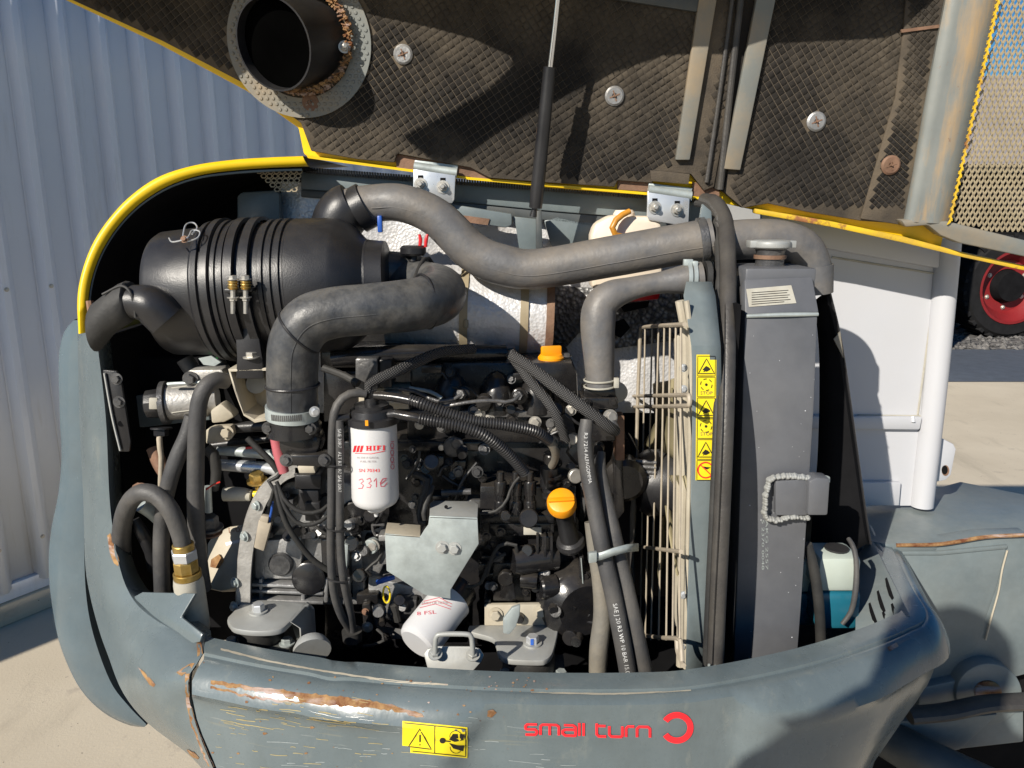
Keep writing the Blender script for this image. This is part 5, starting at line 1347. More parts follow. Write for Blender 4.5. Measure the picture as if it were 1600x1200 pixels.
# ================================================================ engine
en = thing('engine', 'black painted three cylinder diesel engine block and head', 'engine', P(720, 1000, 1.3))
def bxp(x0, y0, x1, y1, Y, d, name, m='black_paint', bev=.003, par=None):
    return platepx([(x0, y0), (x1, y0), (x1, y1), (x0, y1)], Y, d).build(name, m, par or en, bev)
def cyl(x, y, Y, r, h, name, m='black_paint', nrm=(0, -1, .0), par=None, n=24, prof=None):
    p = P(x, y, Y); s = S(p); nv = Vector(nrm).normalized()
    return MB().lathe(p, p + nv * h * s, prof and [(t, q * s) for t, q in prof] or [(0, r * s), (.88, r * s), (1, r * .88 * s)], n).build(name, m, par or en, ang=30)
def rod(nodes, name='pipe', m='black_paint', par=None, n=10):
    return tubepx(nodes, n=n).build(name, m, par or en)
blk = bxp(520, 690, 905, 1010, 1.31, .25, 'block')
vc = platepx([(640, 566), (895, 566), (902, 585), (905, 648), (640, 656)], 1.30, .2).build('valve_cover', 'black_paint', en, .006)
bxp(636, 648, 880, 692, 1.285, .2, 'cylinder_head')
bxp(640, 642, 870, 652, 1.27, .06, 'head_gasket', 'cast_grey', .001)
for x in (705, 776, 838):                                            # humps over the injectors
    rows = []
    for y, rw in ((640, 30), (610, 27), (592, 20), (582, 10), (579, 2)):
        c = P(x, y, 1.30); s = S(c); rows.append([c + Vector((math.cos(k * math.pi / 8) * rw * s, -math.sin(k * math.pi / 8) * rw * s * 1.1, 0)) for k in range(9)])
    MB().grid(rows).build('cover_hump', 'black_paint', en, ang=50)
for x, y in ((722, 616), (812, 618)):
    cyl(x, y, 1.262, 13, 8, 'injector_collar', 'black_paint', n=20); MB().hexbolt(P(x, y, 1.255), Vector((-.3, -1, .2)), .009, .012, washer=False).build('injector_nut', 'cast_grey', en)
rod([(722, 616, 1.245, 3), (706, 624, 1.24, 3.2), (680, 626, 1.24, 3.2), (650, 612, 1.25, 3.2), (624, 608, 1.26, 3)], 'injector_line', 'cast_grey')
rod([(812, 618, 1.245, 3), (796, 628, 1.24, 3.2), (770, 626, 1.24, 3.2), (735, 628, 1.235, 3), (700, 634, 1.235, 3), (664, 640, 1.24, 3)], 'injector_line', 'cast_grey')
rod([(640, 606, 1.27, 3), (672, 612, 1.262, 3), (690, 622, 1.258, 3)], 'return_line', 'galvanised')
cap = P(861, 564, 1.33)
oc = MB().lathe(cap, cap + Vector((0, 0, .012)), [(0, .023), (.6, .023), (1, .019)], 28).build('oil_cap', 'orange_cap', en)
MB().obox(cap + Vector((0, 0, .018)), Vector((.018, .004, 0)), Vector((-.001, .004, 0)), Vector((0, 0, .009))).build('cap_wing', 'orange_cap', oc, .003)
bolt(886, 556, 1.33, 5, en, 'cast_grey', Vector((0, 0, 1)))
# head-side clutter: studs, nuts and pads
for x, y in ((655, 664), (690, 668), (728, 668), (765, 655), (800, 656), (836, 660), (864, 668), (748, 646), (690, 648)):
    bolt(x, y, 1.27, random.uniform(5, 7), en, random.choice(('black_paint', 'cast_grey', 'steel_bolt')))
bxp(660, 548, 806, 562, 1.36, .06, 'heat_shield', 'black_paint')
rod([(520, 560, 1.28, 13), (560, 556, 1.28, 14), (640, 552, 1.30, 14), (790, 552, 1.33, 13)], 'intake_manifold', n=18)
bxp(500, 548, 640, 575, 1.30, .1, 'manifold_flange')
bxp(555, 560, 590, 610, 1.25, .05, 'solenoid', 'cast_grey'); bxp(592, 562, 612, 606, 1.255, .05, 'solenoid_body', 'black_plastic')
bxp(505, 580, 560, 660, 1.30, .1, 'rear_cover'); bxp(560, 606, 640, 640, 1.28, .05, 'bracket_pad', 'beige_paint')
bxp(596, 614, 626, 632, 1.25, .03, 'pale_bracket', 'beige_paint', .002)
# block face
bxp(620, 690, 770, 706, 1.265, .05, 'rail', 'black_paint'); cyl(709, 697, 1.262, 16, 8, 'core_plug', 'cast_grey'); cyl(690, 698, 1.262, 5, 6, 'small_plug', 'steel_bolt')
cyl(715, 692, 1.256, 9, 6, 'blob', 'cast_grey')
platepx([(702, 724), (730, 724), (728, 752), (722, 772), (708, 772)], 1.262, .02).build('rib_bracket', 'black_paint', en, .003); bolt(718, 731, 1.26, 5, en, 'steel_bolt')
rod([(690, 770, 1.24, 5), (736, 768, 1.24, 5)], 'dowel', 'cast_grey')
rod([(645, 740, 1.25, 6), (668, 750, 1.24, 6), (660, 780, 1.23, 6), (655, 812, 1.22, 5), (668, 818, 1.21, 5)], 'bent_pipe', 'black_rubber')
cyl(560, 800, 1.27, 26, 20, 'core_plug', 'black_paint'); cyl(575, 795, 1.27, 34, 6, 'core_ring', 'black_paint')
cyl(584, 850, 1.245, 12, 14, 'oil_sender', 'galvanised', (-.3, -1, 0)); MB().hexbolt(P(584, 852, 1.235), Vector((-.3, -1, 0)), .008).build('sender_nut', 'steel_bolt', en)
platepx([(545, 820), (600, 815), (606, 870), (590, 905), (560, 900), (545, 870)], 1.265, .04).build('casting_pad', 'cast_silver', en, .006)
platepx([(575, 900), (700, 930), (700, 1000), (600, 1000), (575, 960)], 1.255, .1).build('sump_flange', 'cast_silver', en, .004)
platepx([(590, 966), (640, 972), (640, 985), (590, 978)], 1.235, .03).build('sump_rail', 'black_paint', en, .002)
platepx([(505, 930), (700, 930), (760, 1010), (505, 1020)], 1.30, .15).build('sump', 'black_paint', en, .01)
for x in range(520, 660, 26): bolt(x, 928 + (x - 520) * .05, 1.25, 4, en, 'black_paint')
# dipstick and wires
rod([(616, 945, 1.23, 7), (622, 970, 1.23, 6)], 'dipstick_boss', 'black_rubber')
c = P(604, 929, 1.21); s = S(c)
tag(MB().tube([tuple(c + Vector((math.cos(k * .2618) * 5.5, 0, math.sin(k * .2618) * 14)) * s) for k in range(25)], .0017, n=8, seg=50).build('dipstick_handle', 'yellow_wire'), 'small yellow wire loop of the dipstick', 'dipstick')
rod([(590, 910, 1.225, 4), (604, 905, 1.22, 4.5), (616, 902, 1.225, 3.5)], 'sender_plug', 'blue_plastic')
platepx([(565, 945), (578, 943), (583, 975), (580, 1000), (568, 990)], 1.225, .015).build('lug_plate', 'black_paint', en, .003); bolt(571, 956, 1.223, 4, en, 'rusty_steel'); bolt(574, 980, 1.223, 6, en, 'steel_bolt')

# ---- injection pump
ip = thing('injection_pump', 'black injection pump with pipes and levers on the engine side', 'pump', P(830, 920, 1.22))
def pb(*a, **k): return bxp(*a, par=ip, **k)
pb(750, 760, 900, 905, 1.235, .08, 'body')
pb(752, 805, 866, 818, 1.21, .05, 'top_plate', bev=.002)
pb(764, 818, 866, 838, 1.215, .05, 'mid_plate', bev=.002)
pb(818, 824, 846, 836, 1.208, .004, 'data_plate', m='paper_label', bev=.001)
for x in (782, 806, 828):
    for (dy, r) in ((0, 10), (-16, 8), (-30, 10), (-44, 6)):
        cyl(x, 802 + dy, 1.215, r, 22, 'delivery_valve', 'black_paint', (0, 0, 1), ip, 16)
    MB().hexbolt(P(x, 762, 1.215), Vector((0, 0, 1)), .008, washer=False).build('pipe_nut', 'cast_grey', ip)
cyl(826, 808, 1.205, 15, 20, 'governor_cap', 'black_paint', (0, -1, .3), ip); cyl(790, 805, 1.20, 8, 14, 'banjo', 'black_paint', (0, -1, .3), ip); MB().hexbolt(P(792, 806, 1.19), Vector((0, -1, .2)), .007, washer=False).build('banjo_bolt', 'black_paint', ip)
cyl(858, 730, 1.21, 14, 34, 'stop_solenoid', 'black_plastic', (0, 0, -1), ip); cyl(860, 722, 1.21, 12, 16, 'solenoid_cap', 'black_paint', (.1, -.2, 1), ip)
for y in (742, 752, 762, 772): cyl(862, y, 1.21, 15, 5, 'solenoid_ring', 'black_plastic', (0, 0, -1), ip)
rod([(750, 802, 1.195, 2.5), (772, 800, 1.19, 2.5), (790, 785, 1.19, 2.5), (800, 760, 1.2, 2.5), (812, 745, 1.2, 2.5)], 'wire', 'black_rubber', ip)
rod([(760, 900, 1.19, 3), (770, 868, 1.185, 3), (784, 850, 1.185, 3), (806, 852, 1.185, 3), (808, 862, 1.19, 3)], 'fuel_line', 'black_rubber', ip)
rod([(718, 918, 1.2, 2.5), (750, 912, 1.19, 2.8), (765, 880, 1.19, 2.8), (790, 865, 1.19, 2.8)], 'fuel_line', 'black_rubber', ip)
pb(770, 880, 830, 940, 1.21, .05, 'lower_body'); cyl(815, 905, 1.20, 13, 26, 'plunger', 'black_paint', (1, -.2, 0), ip); cyl(790, 900, 1.20, 12, 12, 'lever_boss', 'black_paint', (0, -1, 0), ip)
platepx([(784, 892), (800, 896), (806, 935), (795, 940), (780, 932), (788, 915)], 1.19, .005).build('lever', 'black_paint', ip, .001)
for x, y in ((782, 832), (770, 850), (812, 866), (770, 916), (822, 925), (848, 855), (776, 870), (836, 880), (760, 838), (846, 930)):
    bolt(x, y, 1.203, random.uniform(4, 6.5), ip, random.choice(('black_paint', 'black_paint', 'cast_grey')))
pb(840, 838, 862, 880, 1.2, .04, 'rib_block')
for x in (838, 850, 860): platepx([(x, 838), (x + 4, 838), (x + 4, 880), (x, 878)], 1.192, .02).build('rib', 'black_paint', ip, .001)
random.seed(11)
for k in range(26):
    x, y = random.uniform(752, 880), random.uniform(842, 965)
    if random.random() < .5: cyl(x, y, random.uniform(1.2, 1.225), random.uniform(4, 10), random.uniform(6, 14), 'boss', random.choice(('black_paint', 'black_paint', 'cast_grey')), (random.uniform(-.4, .4), -1, random.uniform(-.2, .6)), ip, 14)
    else:
        w_, h = random.uniform(5, 16), random.uniform(4, 14); pb(x - w_, y - h, x + w_, y + h, random.uniform(1.205, 1.235), .03, 'cast_block', bev=.002)
# ---- gear case and oil filler
gc = thing('gear_case', 'glossy black timing gear case below the orange filler cap', 'gear case', P(900, 985, 1.2))
cyl(895, 925, 1.25, 62, 60, 'round_case', 'black_paint', (.25, -1, 0), gc, 40, [(0, 62), (.6, 62), (.8, 56), (1, 40)])
cyl(868, 868, 1.22, 22, 70, 'side_tube', 'black_paint', (-1, -.3, 0), gc); cyl(868, 915, 1.20, 18, 26, 'port', 'black_paint', (-1, -.3, 0), gc, 20)
platepx([(905, 870), (912, 868), (916, 985), (906, 988)], 1.19, .02).build('joint_flange', 'black_paint', gc, .002)
MB().tube([tuple(P(x, y, 1.187)) for x, y in ((908, 872), (911, 920), (910, 985))], .001, n=6, seg=20).build('sealant_line', 'galvanised', gc)
for x, y in ((855, 922), (846, 905), (915, 900), (915, 960), (870, 985), (935, 880), (935, 980)): bolt(x, y, 1.195, 5, gc, 'black_paint')
f0 = P(893, 852, 1.2); f1 = P(879, 795, 1.17)
MB().lathe(f0, f1, [(0, .023), (.08, .025), (.16, .023), (.2, .017), (.6, .0145), (.85, .0145), (1, .019)], 24).build('filler_tube', 'black_plastic', gc)
fa = P(878, 790, 1.165); fb = P(877, 778, 1.145); fn = (fb - fa).normalized()
fcp = MB().lathe(fa, fa + fn * .022, [(0, .02), (.1, .0235), (.7, .0235), (.95, .021), (1, .019)], 40).build('filler_cap', 'orange_cap', gc, ang=30)
MB().obox(fa + fn * .0225, Vector((.0205, 0, .001)), Vector((0, .003, .001)) * 1.4, fn * .003).build('cap_grip', 'orange_cap', fcp, .001)
# ---- thermostat housing
th = thing('thermostat_housing', 'black thermostat housing under the grey coolant hose', 'housing', P(940, 680, 1.22))
bxp(908, 622, 966, 640, 1.20, .06, 'flange', par=th); bxp(912, 608, 962, 622, 1.205, .05, 'neck', par=th); bxp(916, 640, 962, 690, 1.215, .06, 'body', par=th)
for x, y in ((918, 630), (958, 628), (930, 645)): bolt(x, y, 1.198, 5, th, 'black_paint')
MB().hexbolt(P(953, 652, 1.2), Vector((.4, -1, .3)), .009).build('sensor_nut', 'steel_bolt', th); cyl(957, 660, 1.195, 7, 14, 'sensor_plug', 'cast_grey', (.3, -.6, -.7), th)
bxp(962, 650, 976, 720, 1.22, .03, 'side_plate', 'rusty_steel', .002, th)
cyl(936, 698, 1.2, 9, 18, 'outlet_stub', 'black_paint', (-.2, -1, 0), th); cyl(964, 612, 1.26, 16, 8, 'alternator_nose', 'paper_label', (0, -1, 0), th)
al = thing('alternator', 'dark alternator body and pulley beside the fan', 'alternator', P(975, 900, 1.26))
cyl(972, 740, 1.30, 34, 40, 'body', 'black_paint', (0, -1, 0), al, 32, [(0, 34), (.8, 34), (1, 26)])
for k in range(6): cyl(985, 720 + k * 8, 1.28, 4, 40, 'fin', 'cast_grey', (1, -.2, 0), al, 8)
platepx([(958, 696), (972, 690), (976, 800), (960, 820)], 1.25, .03).build('stay', 'black_paint', al, .003)
bxp(925, 690, 985, 1000, 1.30, .1, 'front_cover', 'dark_void', .004, al)
tag(platepx([(984, 800), (994, 700), (999, 705), (992, 830), (984, 900)], 1.3, .1).build('fan_belt', 'seal_rubber', bevel=.002), 'black drive belt running up beside the fan pulley', 'belt')

# ---- bell housing
bh = thing('bell_housing', 'grey cast bell housing with a curved flange and round plug', 'bell housing', P(450, 945, 1.2))
arc_o = [(368, 945), (369, 900), (374, 850), (386, 800), (405, 762), (432, 738), (462, 725)]
arc_i = [(392, 948), (393, 900), (398, 852), (409, 808), (424, 776), (446, 752), (470, 742)]
oo = [q[:2] for q in cr([(x, y, 0.) for x, y in arc_o], 24)]; ii = [q[:2] for q in cr([(x, y, 0.) for x, y in arc_i], 24)]
rows = [[P(a, c, 1.30), P(a, c, 1.205), P(a + 1.5, c, 1.2), P(e - 1.5, f, 1.2), P(e, f, 1.205), P(e, f, 1.3)] for (a, c), (e, f) in zip(oo, ii)]
MB().grid(rows).build('flange', 'cast_alu', bh, ang=35)
platepx([(390, 948), (392, 880), (400, 830), (420, 785), (446, 755), (500, 742), (560, 760), (570, 945)], 1.255, .06).build('casing', 'cast_silver', bh, .004)
platepx([(398, 846), (470, 840), (472, 868), (468, 905), (398, 905)], 1.235, .03).build('cast_pad', 'cast_silver', bh, .003)
cyl(440, 880, 1.236, 19, 12, 'round_plug', 'cast_grey', (0, -1, .05), bh, 32, [(0, 19), (.5, 19), (.8, 16), (1, 3)])
for y in (912, 922, 936): platepx([(392, y), (505, y + 4), (505, y + 9), (392, y + 5)], 1.225, .03).build('rib', 'cast_silver', bh, .002)
for x in (404, 470, 506, 540): platepx([(x, 905), (x + 6, 905), (x + 6, 942), (x, 942)], 1.228, .03).build('rib', 'cast_silver', bh, .002)
cyl(485, 900, 1.24, 26, 14, 'starter_end', 'black_paint', (0, -1, .1), bh)
platepx([(500, 842), (545, 845), (548, 935), (505, 935)], 1.235, .03).build('side_pad', 'black_paint', bh, .004)
platepx([(536, 850), (544, 852), (542, 890), (532, 888)], 1.22, .02).build('bright_rib', 'galvanised', bh, .001)
for x, y in ((382, 838), (367, 910), (366, 948), (400, 790)): bolt(x, y, 1.2, 6, bh, 'galvanised', Vector((-.6, -1, 0)))
# starter / switch box
stt = thing('starter_relay', 'black relay box beside the bell housing wiring', 'relay', P(480, 800, 1.2))
bxp(460, 742, 502, 765, 1.19, .05, 'lid', 'black_plastic', .003, stt); bxp(466, 765, 498, 800, 1.2, .05, 'body', 'black_plastic', .003, stt); bxp(476, 785, 500, 815, 1.195, .05, 'terminal_block', 'black_plastic', .003, stt)
bxp(458, 728, 493, 742, 1.2, .04, 'pale_plate', 'beige_paint', .003, stt)
# ---- intake flange elbow below the hose
ie = thing('intake_flange', 'black cast intake elbow bolted below the big hose', 'elbow', P(460, 730, 1.12))
p0 = P(457, 648, 1.115); MB().lathe(p0, p0 - Vector((0, 0, .03)), [(0, .036), (.5, .037), (1, .039)], 32).build('neck', 'black_paint', ie)
platepx([(418, 662), (430, 656), (486, 656), (498, 668), (494, 680), (482, 684), (432, 684), (418, 676)], 1.095, .03).build('upper_flange', 'black_paint', ie, .004)
platepx([(432, 680), (496, 680), (500, 700), (490, 720), (445, 720), (434, 704)], 1.10, .05).build('body', 'black_paint', ie, .01, 4) if False else platepx([(432, 680), (496, 680), (500, 700), (490, 720), (445, 720), (434, 704)], 1.10, .05).build('body', 'black_paint', ie, .01)
platepx([(440, 712), (512, 710), (516, 724), (508, 730), (446, 728), (440, 722)], 1.092, .03).build('lower_flange', 'black_paint', ie, .003)
for x, y in ((419, 669), (484, 670), (447, 719), (507, 719)): bolt(x, y, 1.092, 7, ie, 'cast_grey', washer=True)
cyl(451, 672, 1.09, 11, 6, 'boss', 'black_paint', (0, -1, .1), ie, 24)
tag(tubepx([(430, 684, 1.14, 8), (436, 710, 1.14, 9), (444, 738, 1.14, 8)], n=14).build('clear_hose', 'clear_red'), 'short red tinted hose beside the intake elbow', 'hose')

# ---- more of the crowded block face
random.seed(5)
def clutter(parent, area, n, Y0, Y1, mats=('black_paint', 'black_paint', 'black_plastic', 'cast_grey')):
    x0, y0, x1, y1 = area
    for k in range(n):
        x, y, Y = random.uniform(x0, x1), random.uniform(y0, y1), random.uniform(Y0, Y1); m = random.choice(mats); t = random.random()
        if t < .35: bolt(x, y, Y, random.uniform(4, 7), parent, m, Vector((random.uniform(-.4, .3), -1, random.uniform(-.1, .5))))
        elif t < .6: cyl(x, y, Y, random.uniform(5, 13), random.uniform(8, 18), 'boss', m, (random.uniform(-.5, .5), -1, random.uniform(-.2, .6)), parent, 16)
        elif t < .8:
            w_, h = random.uniform(6, 20), random.uniform(4, 12); bxp(x - w_, y - h, x + w_, y + h, Y, .03, 'cast_block', m, .002, parent)
        else:
            a = [(x, y, Y, 2.5)]; 
            for j in range(3): a.append((a[-1][0] + random.uniform(-22, 22), a[-1][1] + random.uniform(-6, 26), Y - .008 * random.random(), 2.5))
            rod(a, 'pipe', random.choice(('black_rubber', 'black_plastic', 'cast_grey')), parent, 8)
clutter(en, (625, 700, 760, 790), 30, 1.235, 1.262)
clutter(en, (548, 805, 605, 905), 16, 1.225, 1.25, ('black_paint', 'cast_silver', 'cast_grey', 'black_paint'))
clutter(en, (640, 575, 900, 650), 16, 1.268, 1.29, ('black_paint', 'black_plastic'))
clutter(en, (560, 930, 640, 1000), 10, 1.22, 1.245, ('black_paint', 'cast_silver', 'cast_grey'))
clutter(bh, (410, 765, 505, 840), 14, 1.222, 1.245, ('black_paint', 'cast_silver', 'cast_grey', 'black_plastic'))
clutter(ip, (860, 640, 905, 760), 14, 1.2, 1.24, ('black_paint', 'black_paint', 'cast_grey', 'steel_bolt'))
clutter(gc, (860, 940, 935, 1000), 10, 1.18, 1.2, ('black_paint',))
rod([(505, 575, 1.25, 6), (540, 588, 1.24, 6), (560, 600, 1.23, 6)], 'breather_stub', 'black_rubber')
# mould lines on the big hoses
MB().tube([tuple(Vector(T(x, y + r * .25, Y, 1)[:3]) + Vector((0, -r * .97 * S(P(x, y, Y)), 0))) for x, y, Y, r in un[2:]], .0009, n=6, seg=90).build('mould_line', 'grey_rubber', uh)
MB().tube([tuple(Vector(T(x + r * .2, y + r * .1, Y, 1)[:3]) + Vector((0, -r * .975 * S(P(x, y, Y)), 0))) for x, y, Y, r in inn_[:8]], .0009, n=6, seg=80).build('mould_line', 'intake_rubber', ih)
# ================================================================ fuel filter
ff = thing('fuel_filter', 'white spin-on fuel filter with red print and handwriting', 'fuel filter', P(586, 800, 1.13))
f0 = P(582, 660, 1.13); f1 = P(587, 786, 1.13); sF = S(f0); rF = 37.6 * sF
can = MB().lathe(f1, f0, [(0, rF * .80), (.02, rF * .9), (.06, rF * .97), (.1, rF), (.97, rF), (1, rF * .97)], 48).build('canister', 'white_plastic', ff)
FFB = bvh_of(can)
MB().lathe(f1 - Vector((0, 0, .013)), f1 + Vector((0, 0, .002)), [(0, .012), (.3, .0175), (1, .018)], 6).build('drain_nut', 'white_plastic', ff, .0015)
MB().lathe(f1 - Vector((0, 0, .022)), f1 - Vector((0, 0, .012)), [(0, .003), (1, .0045)], 12).build('drain_nipple', 'white_plastic', ff)
hdz = f0 + Vector((0, 0, .001))
MB().lathe(hdz, hdz + Vector((0, 0, .028)), [(0, .0405), (.35, .0405), (.4, .034), (.75, .032), (.8, .026), (1, .026)], 40).build('head', 'black_plastic', ff)
MB().lathe(hdz + Vector((0, 0, .026)), hdz + Vector((0, 0, .05)), [(0, .011), (.5, .011), (.55, .008), (1, .008)], 20).build('head_post', 'black_plastic', ff)
MB().tube([T(545, 652, 1.11, 6), T(520, 655, 1.1, 7)], n=12).build('inlet_port', 'black_plastic', ff)
MB().tube([T(608, 648, 1.115, 7), T(622, 646, 1.11, 6.5)], n=12).build('outlet_port', 'black_plastic', ff)
MB().obox(P(573, 661, 1.083), Vector((.0022, 0, 0)), Vector((0, .001, 0)), Vector((0, 0, .004))).build('paint_mark', 'orange_cap', ff)
ink = []
for x0, ch in ((572.5, 'H'), (583, 'I'), (589, 'F'), (598, 'I')):
    yb = 704 - (x0 - 572) * .03; yt = yb - 7.4
    if ch == 'H': v = [(x0 + 1.4, 1), (x0 + 6.4, 1)]; hz = [(x0 + 1, x0 + 7, (yb + yt) / 2)]
    elif ch == 'I': v = [(x0 + 1.6, 1)]; hz = []
    else: v = [(x0 + 1.4, 1)]; hz = [(x0 + 1, x0 + 6.6, yt + .8), (x0 + 1, x0 + 5, (yb + yt) / 2)]
    for vx, _ in v:
        ink += stroke([(vx, yb), (vx, yt)], 2.5) + stroke([(vx - 2, yb - .4), (vx + 2, yb - .4)], .9) + stroke([(vx - 2, yt + .4), (vx + 2, yt + .4)], .9)
    for xa, xb, yy in hz: ink += stroke([(xa, yy), (xb, yy)], 1.5)
decal(ink, FFB, .0005).build('brand_text', 'ink_red', ff)
b = decal([[(551.5 + k * 5.2, 706.5), (555.3 + k * 5.2, 706.2), (557.8 + k * 5.2, 696), (554 + k * 5.2, 696.3)] for k in range(3)], FFB, .0005); b.build('brand_bars', 'ink_red', ff)
d = decal(stroke([(555, 708.3), (580, 709), (601, 704.6)], .9), FFB, .0005); d.build('brand_swoosh', 'ink_red', ff)
textdecal('FILTRE A GASOIL', 558, 716.5, 34, 3, FFB, off=.0005).build('fine_print', 'ink_grey', ff)
textdecal('FUEL FILTER', 563, 722.5, 25, 3, FFB, off=.0005).build('fine_print', 'ink_grey', ff)
textdecal('SN 70343', 561, 737.5, 32, 5, FFB, off=.0005).build('part_number', 'ink_red', ff)
hw = [[(561, 750), (566, 748), (568, 752), (564, 755), (568, 758), (566, 763), (560, 763)], [(573, 749), (578, 747), (580, 752), (576, 755), (580, 758), (578, 762), (573, 761)], [(584, 752), (588, 747), (588, 761)], [(595, 756), (602, 750), (604, 747), (598, 748), (594, 754), (595, 760), (600, 760), (605, 754)]]
decal([q for h in hw for q in stroke(h, 1.2)], FFB, .0005).build('handwriting', 'ink_redpen', ff)
for x, y in ((612.5, 696), (612.5, 707), (612.5, 718), (613, 729)): decal(stroke(circ(x, y, 2.6, 4, n=8), .9, closed=True) + stroke([(x - 2, y - 6), (x + 3, y - 6)], .9), FFB, .0005).build('side_print', 'ink_redpen', ff)

# ---- twin fuel hoses and corrugated conduits
def hose(nodes, label, m='hose_rubber', name='fuel_hose', n=16, group=None, cat='hose', seg=None, wave=None):
    return tag(tubepx(nodes, n=n, seg=seg, wave=wave).build(name, m), label, cat, group)
hA = [(572, 616, 1.12, 6), (556, 614, 1.115, 7), (538, 620, 1.108, 7), (524, 640, 1.10, 7), (519, 680, 1.10, 6.5), (518, 780, 1.11, 6.5), (517, 860, 1.13, 6.5), (521, 920, 1.15, 6.5), (532, 958, 1.17, 6.5), (548, 985, 1.2, 6.5)]
hB = [(530, 656, 1.10, 6.5), (531, 700, 1.10, 6.5), (531, 800, 1.115, 6.5), (533, 870, 1.135, 6.5), (538, 910, 1.15, 6.5), (546, 950, 1.175, 6.5), (552, 990, 1.2, 6)]
hose(hA, 'black fuel hose looping over from the filter head and running down')
hb_ = hose(hB, 'black fuel hose printed with white letters below the filter port', seg=60)
t = texttube('SAE 30R7   ALT RTAR7 SAE 30R7', hB, .0072, .012); t.build('printing', 'ink_white', hb_)
cl = thing('hose_ties', 'thin black ties round the twin fuel hoses', 'cable tie', P(524, 730, 1.1))
for x, y, Y in ((525, 726, 1.10), (525, 826, 1.12), (528, 905, 1.14)):
    c = P(x, y, Y); s = S(c)
    MB().tube([tuple(c + Vector((math.cos(k * .2618) * 16, math.sin(k * .2618) * 9, math.cos(k * .2618) * -2)) * s) for k in range(25)], .0014, n=6, seg=50).build('cable_tie', 'black_plastic', cl)
MB().tube([T(550, 985, 1.2, 16), T(551, 1000, 1.2, 15)], n=18).build('lower_clamp', 'black_rubber', cl)
c1 = [(640, 624, 1.105, 9), (668, 634, 1.10, 9.5), (705, 648, 1.10, 9.5), (742, 658, 1.105, 9.5), (790, 664, 1.115, 9.5), (836, 674, 1.13, 9.5), (858, 688, 1.15, 9)]
c2 = [(655, 654, 1.10, 9.5), (690, 660, 1.095, 9.5), (725, 667, 1.095, 9.5), (760, 682, 1.10, 9.5), (795, 710, 1.12, 9.5), (820, 738, 1.14, 9)]
hose(c1, 'upper black corrugated conduit arching towards the injection pump', 'black_plastic', 'conduit', 14, wave=(.0044, .0016), cat='conduit')
hose(c2, 'lower black corrugated conduit bending down to the injection pump', 'black_plastic', 'conduit', 14, wave=(.0044, .0016), cat='conduit')
hose([(586, 618, 1.12, 7), (612, 620, 1.112, 7), (640, 625, 1.105, 7.5), (656, 630, 1.10, 7)], 'taped hose end feeding the upper corrugated conduit', 'black_paint', 'taped_hose')
hose([(618, 647, 1.11, 7), (640, 651, 1.103, 7.5), (660, 655, 1.10, 7)], 'taped hose end feeding the lower corrugated conduit', 'black_paint', 'taped_hose')
hose([(856, 686, 1.15, 7), (866, 700, 1.16, 7), (868, 716, 1.18, 6), (862, 728, 1.2, 6)], 'short dusty hose end between conduit and stop solenoid', 'dusty_hose', 'hose_end')
hose([(575, 614, 1.125, 6), (575, 602, 1.125, 7), (588, 594, 1.13, 8.5), (620, 580, 1.15, 9), (650, 566, 1.19, 9), (690, 550, 1.25, 8), (740, 545, 1.3, 8)], 'braided hose rising from the filter head to the manifold', 'braid', 'braided_hose')
hose([(798, 552, 1.27, 9), (812, 572, 1.25, 8), (832, 600, 1.22, 8), (858, 630, 1.19, 8), (872, 655, 1.18, 7.5), (884, 690, 1.19, 7)], 'thinner braided hose hanging down beside the thermostat', 'braid', 'braided_hose')
hose([(800, 556, 1.26, 9), (830, 575, 1.23, 9), (870, 606, 1.19, 9.5), (915, 640, 1.16, 9.5), (948, 665, 1.16, 9.5), (962, 674, 1.18, 8)], 'thicker braided hose crossing diagonally to the thermostat', 'braid', 'braided_hose')
# heater hoses
h0 = [(924, 815, 1.15, 11), (930, 860, 1.14, 12), (938, 910, 1.13, 13), (941, 960, 1.12, 14), (936, 1010, 1.11, 15), (934, 1050, 1.11, 14)]
h1 = [(917, 656, 1.15, 10), (914, 690, 1.14, 12), (918, 735, 1.135, 12.5), (930, 800, 1.12, 12.5), (944, 870, 1.105, 13), (958, 930, 1.095, 13.5), (972, 1000, 1.085, 13.5), (985, 1075, 1.08, 13.5)]
h2 = [(940, 706, 1.17, 6), (938, 730, 1.16, 9), (944, 768, 1.15, 11), (958, 830, 1.13, 12), (972, 890, 1.115, 12.5), (990, 970, 1.10, 13), (1012, 1075, 1.09, 13.5)]
hose(h0, 'dusty beige flattened hose hanging behind the two heater hoses', 'dusty_hose', 'heater_hose', 18)
a = hose(h1, 'dark heater hose printed with white letters beside the fan guard', 'hose_rubber', 'heater_hose', 20, seg=70)
texttube('SAE J 20 R3 WP 10 BAR 15.0 56006', h1, .0095, .285, side=.0).build('printing', 'ink_white', a)
texttube('R3 7214 ALFAGOMMA', h1, .008, .02, side=.1).build('printing', 'ink_white', a)
hose(h2, 'plain dark heater hose next to the printed one', 'hose_rubber', 'heater_hose', 20)
zt = thing('wide_cable_tie', 'clear plastic strap binding the heater hoses to the guard', 'cable tie', P(950, 870, 1.08))
q = [(918, 868, 1.105), (922, 872, 1.085), (940, 869, 1.08), (960, 862, 1.082), (980, 857, 1.09), (998, 855, 1.12)]
rows = [[P(x, y - 6, Y), P(x, y + 6, Y)] for x, y, Y in q]
MB().grid(rows).build('strap', 'galvanised', zt, solid=.0015)
MB().obox(P(926, 870, 1.08), Vector((.006, 0, .001)), Vector((0, .004, 0)), Vector((0, 0, .008))).build('buckle', 'galvanised', zt, .001)

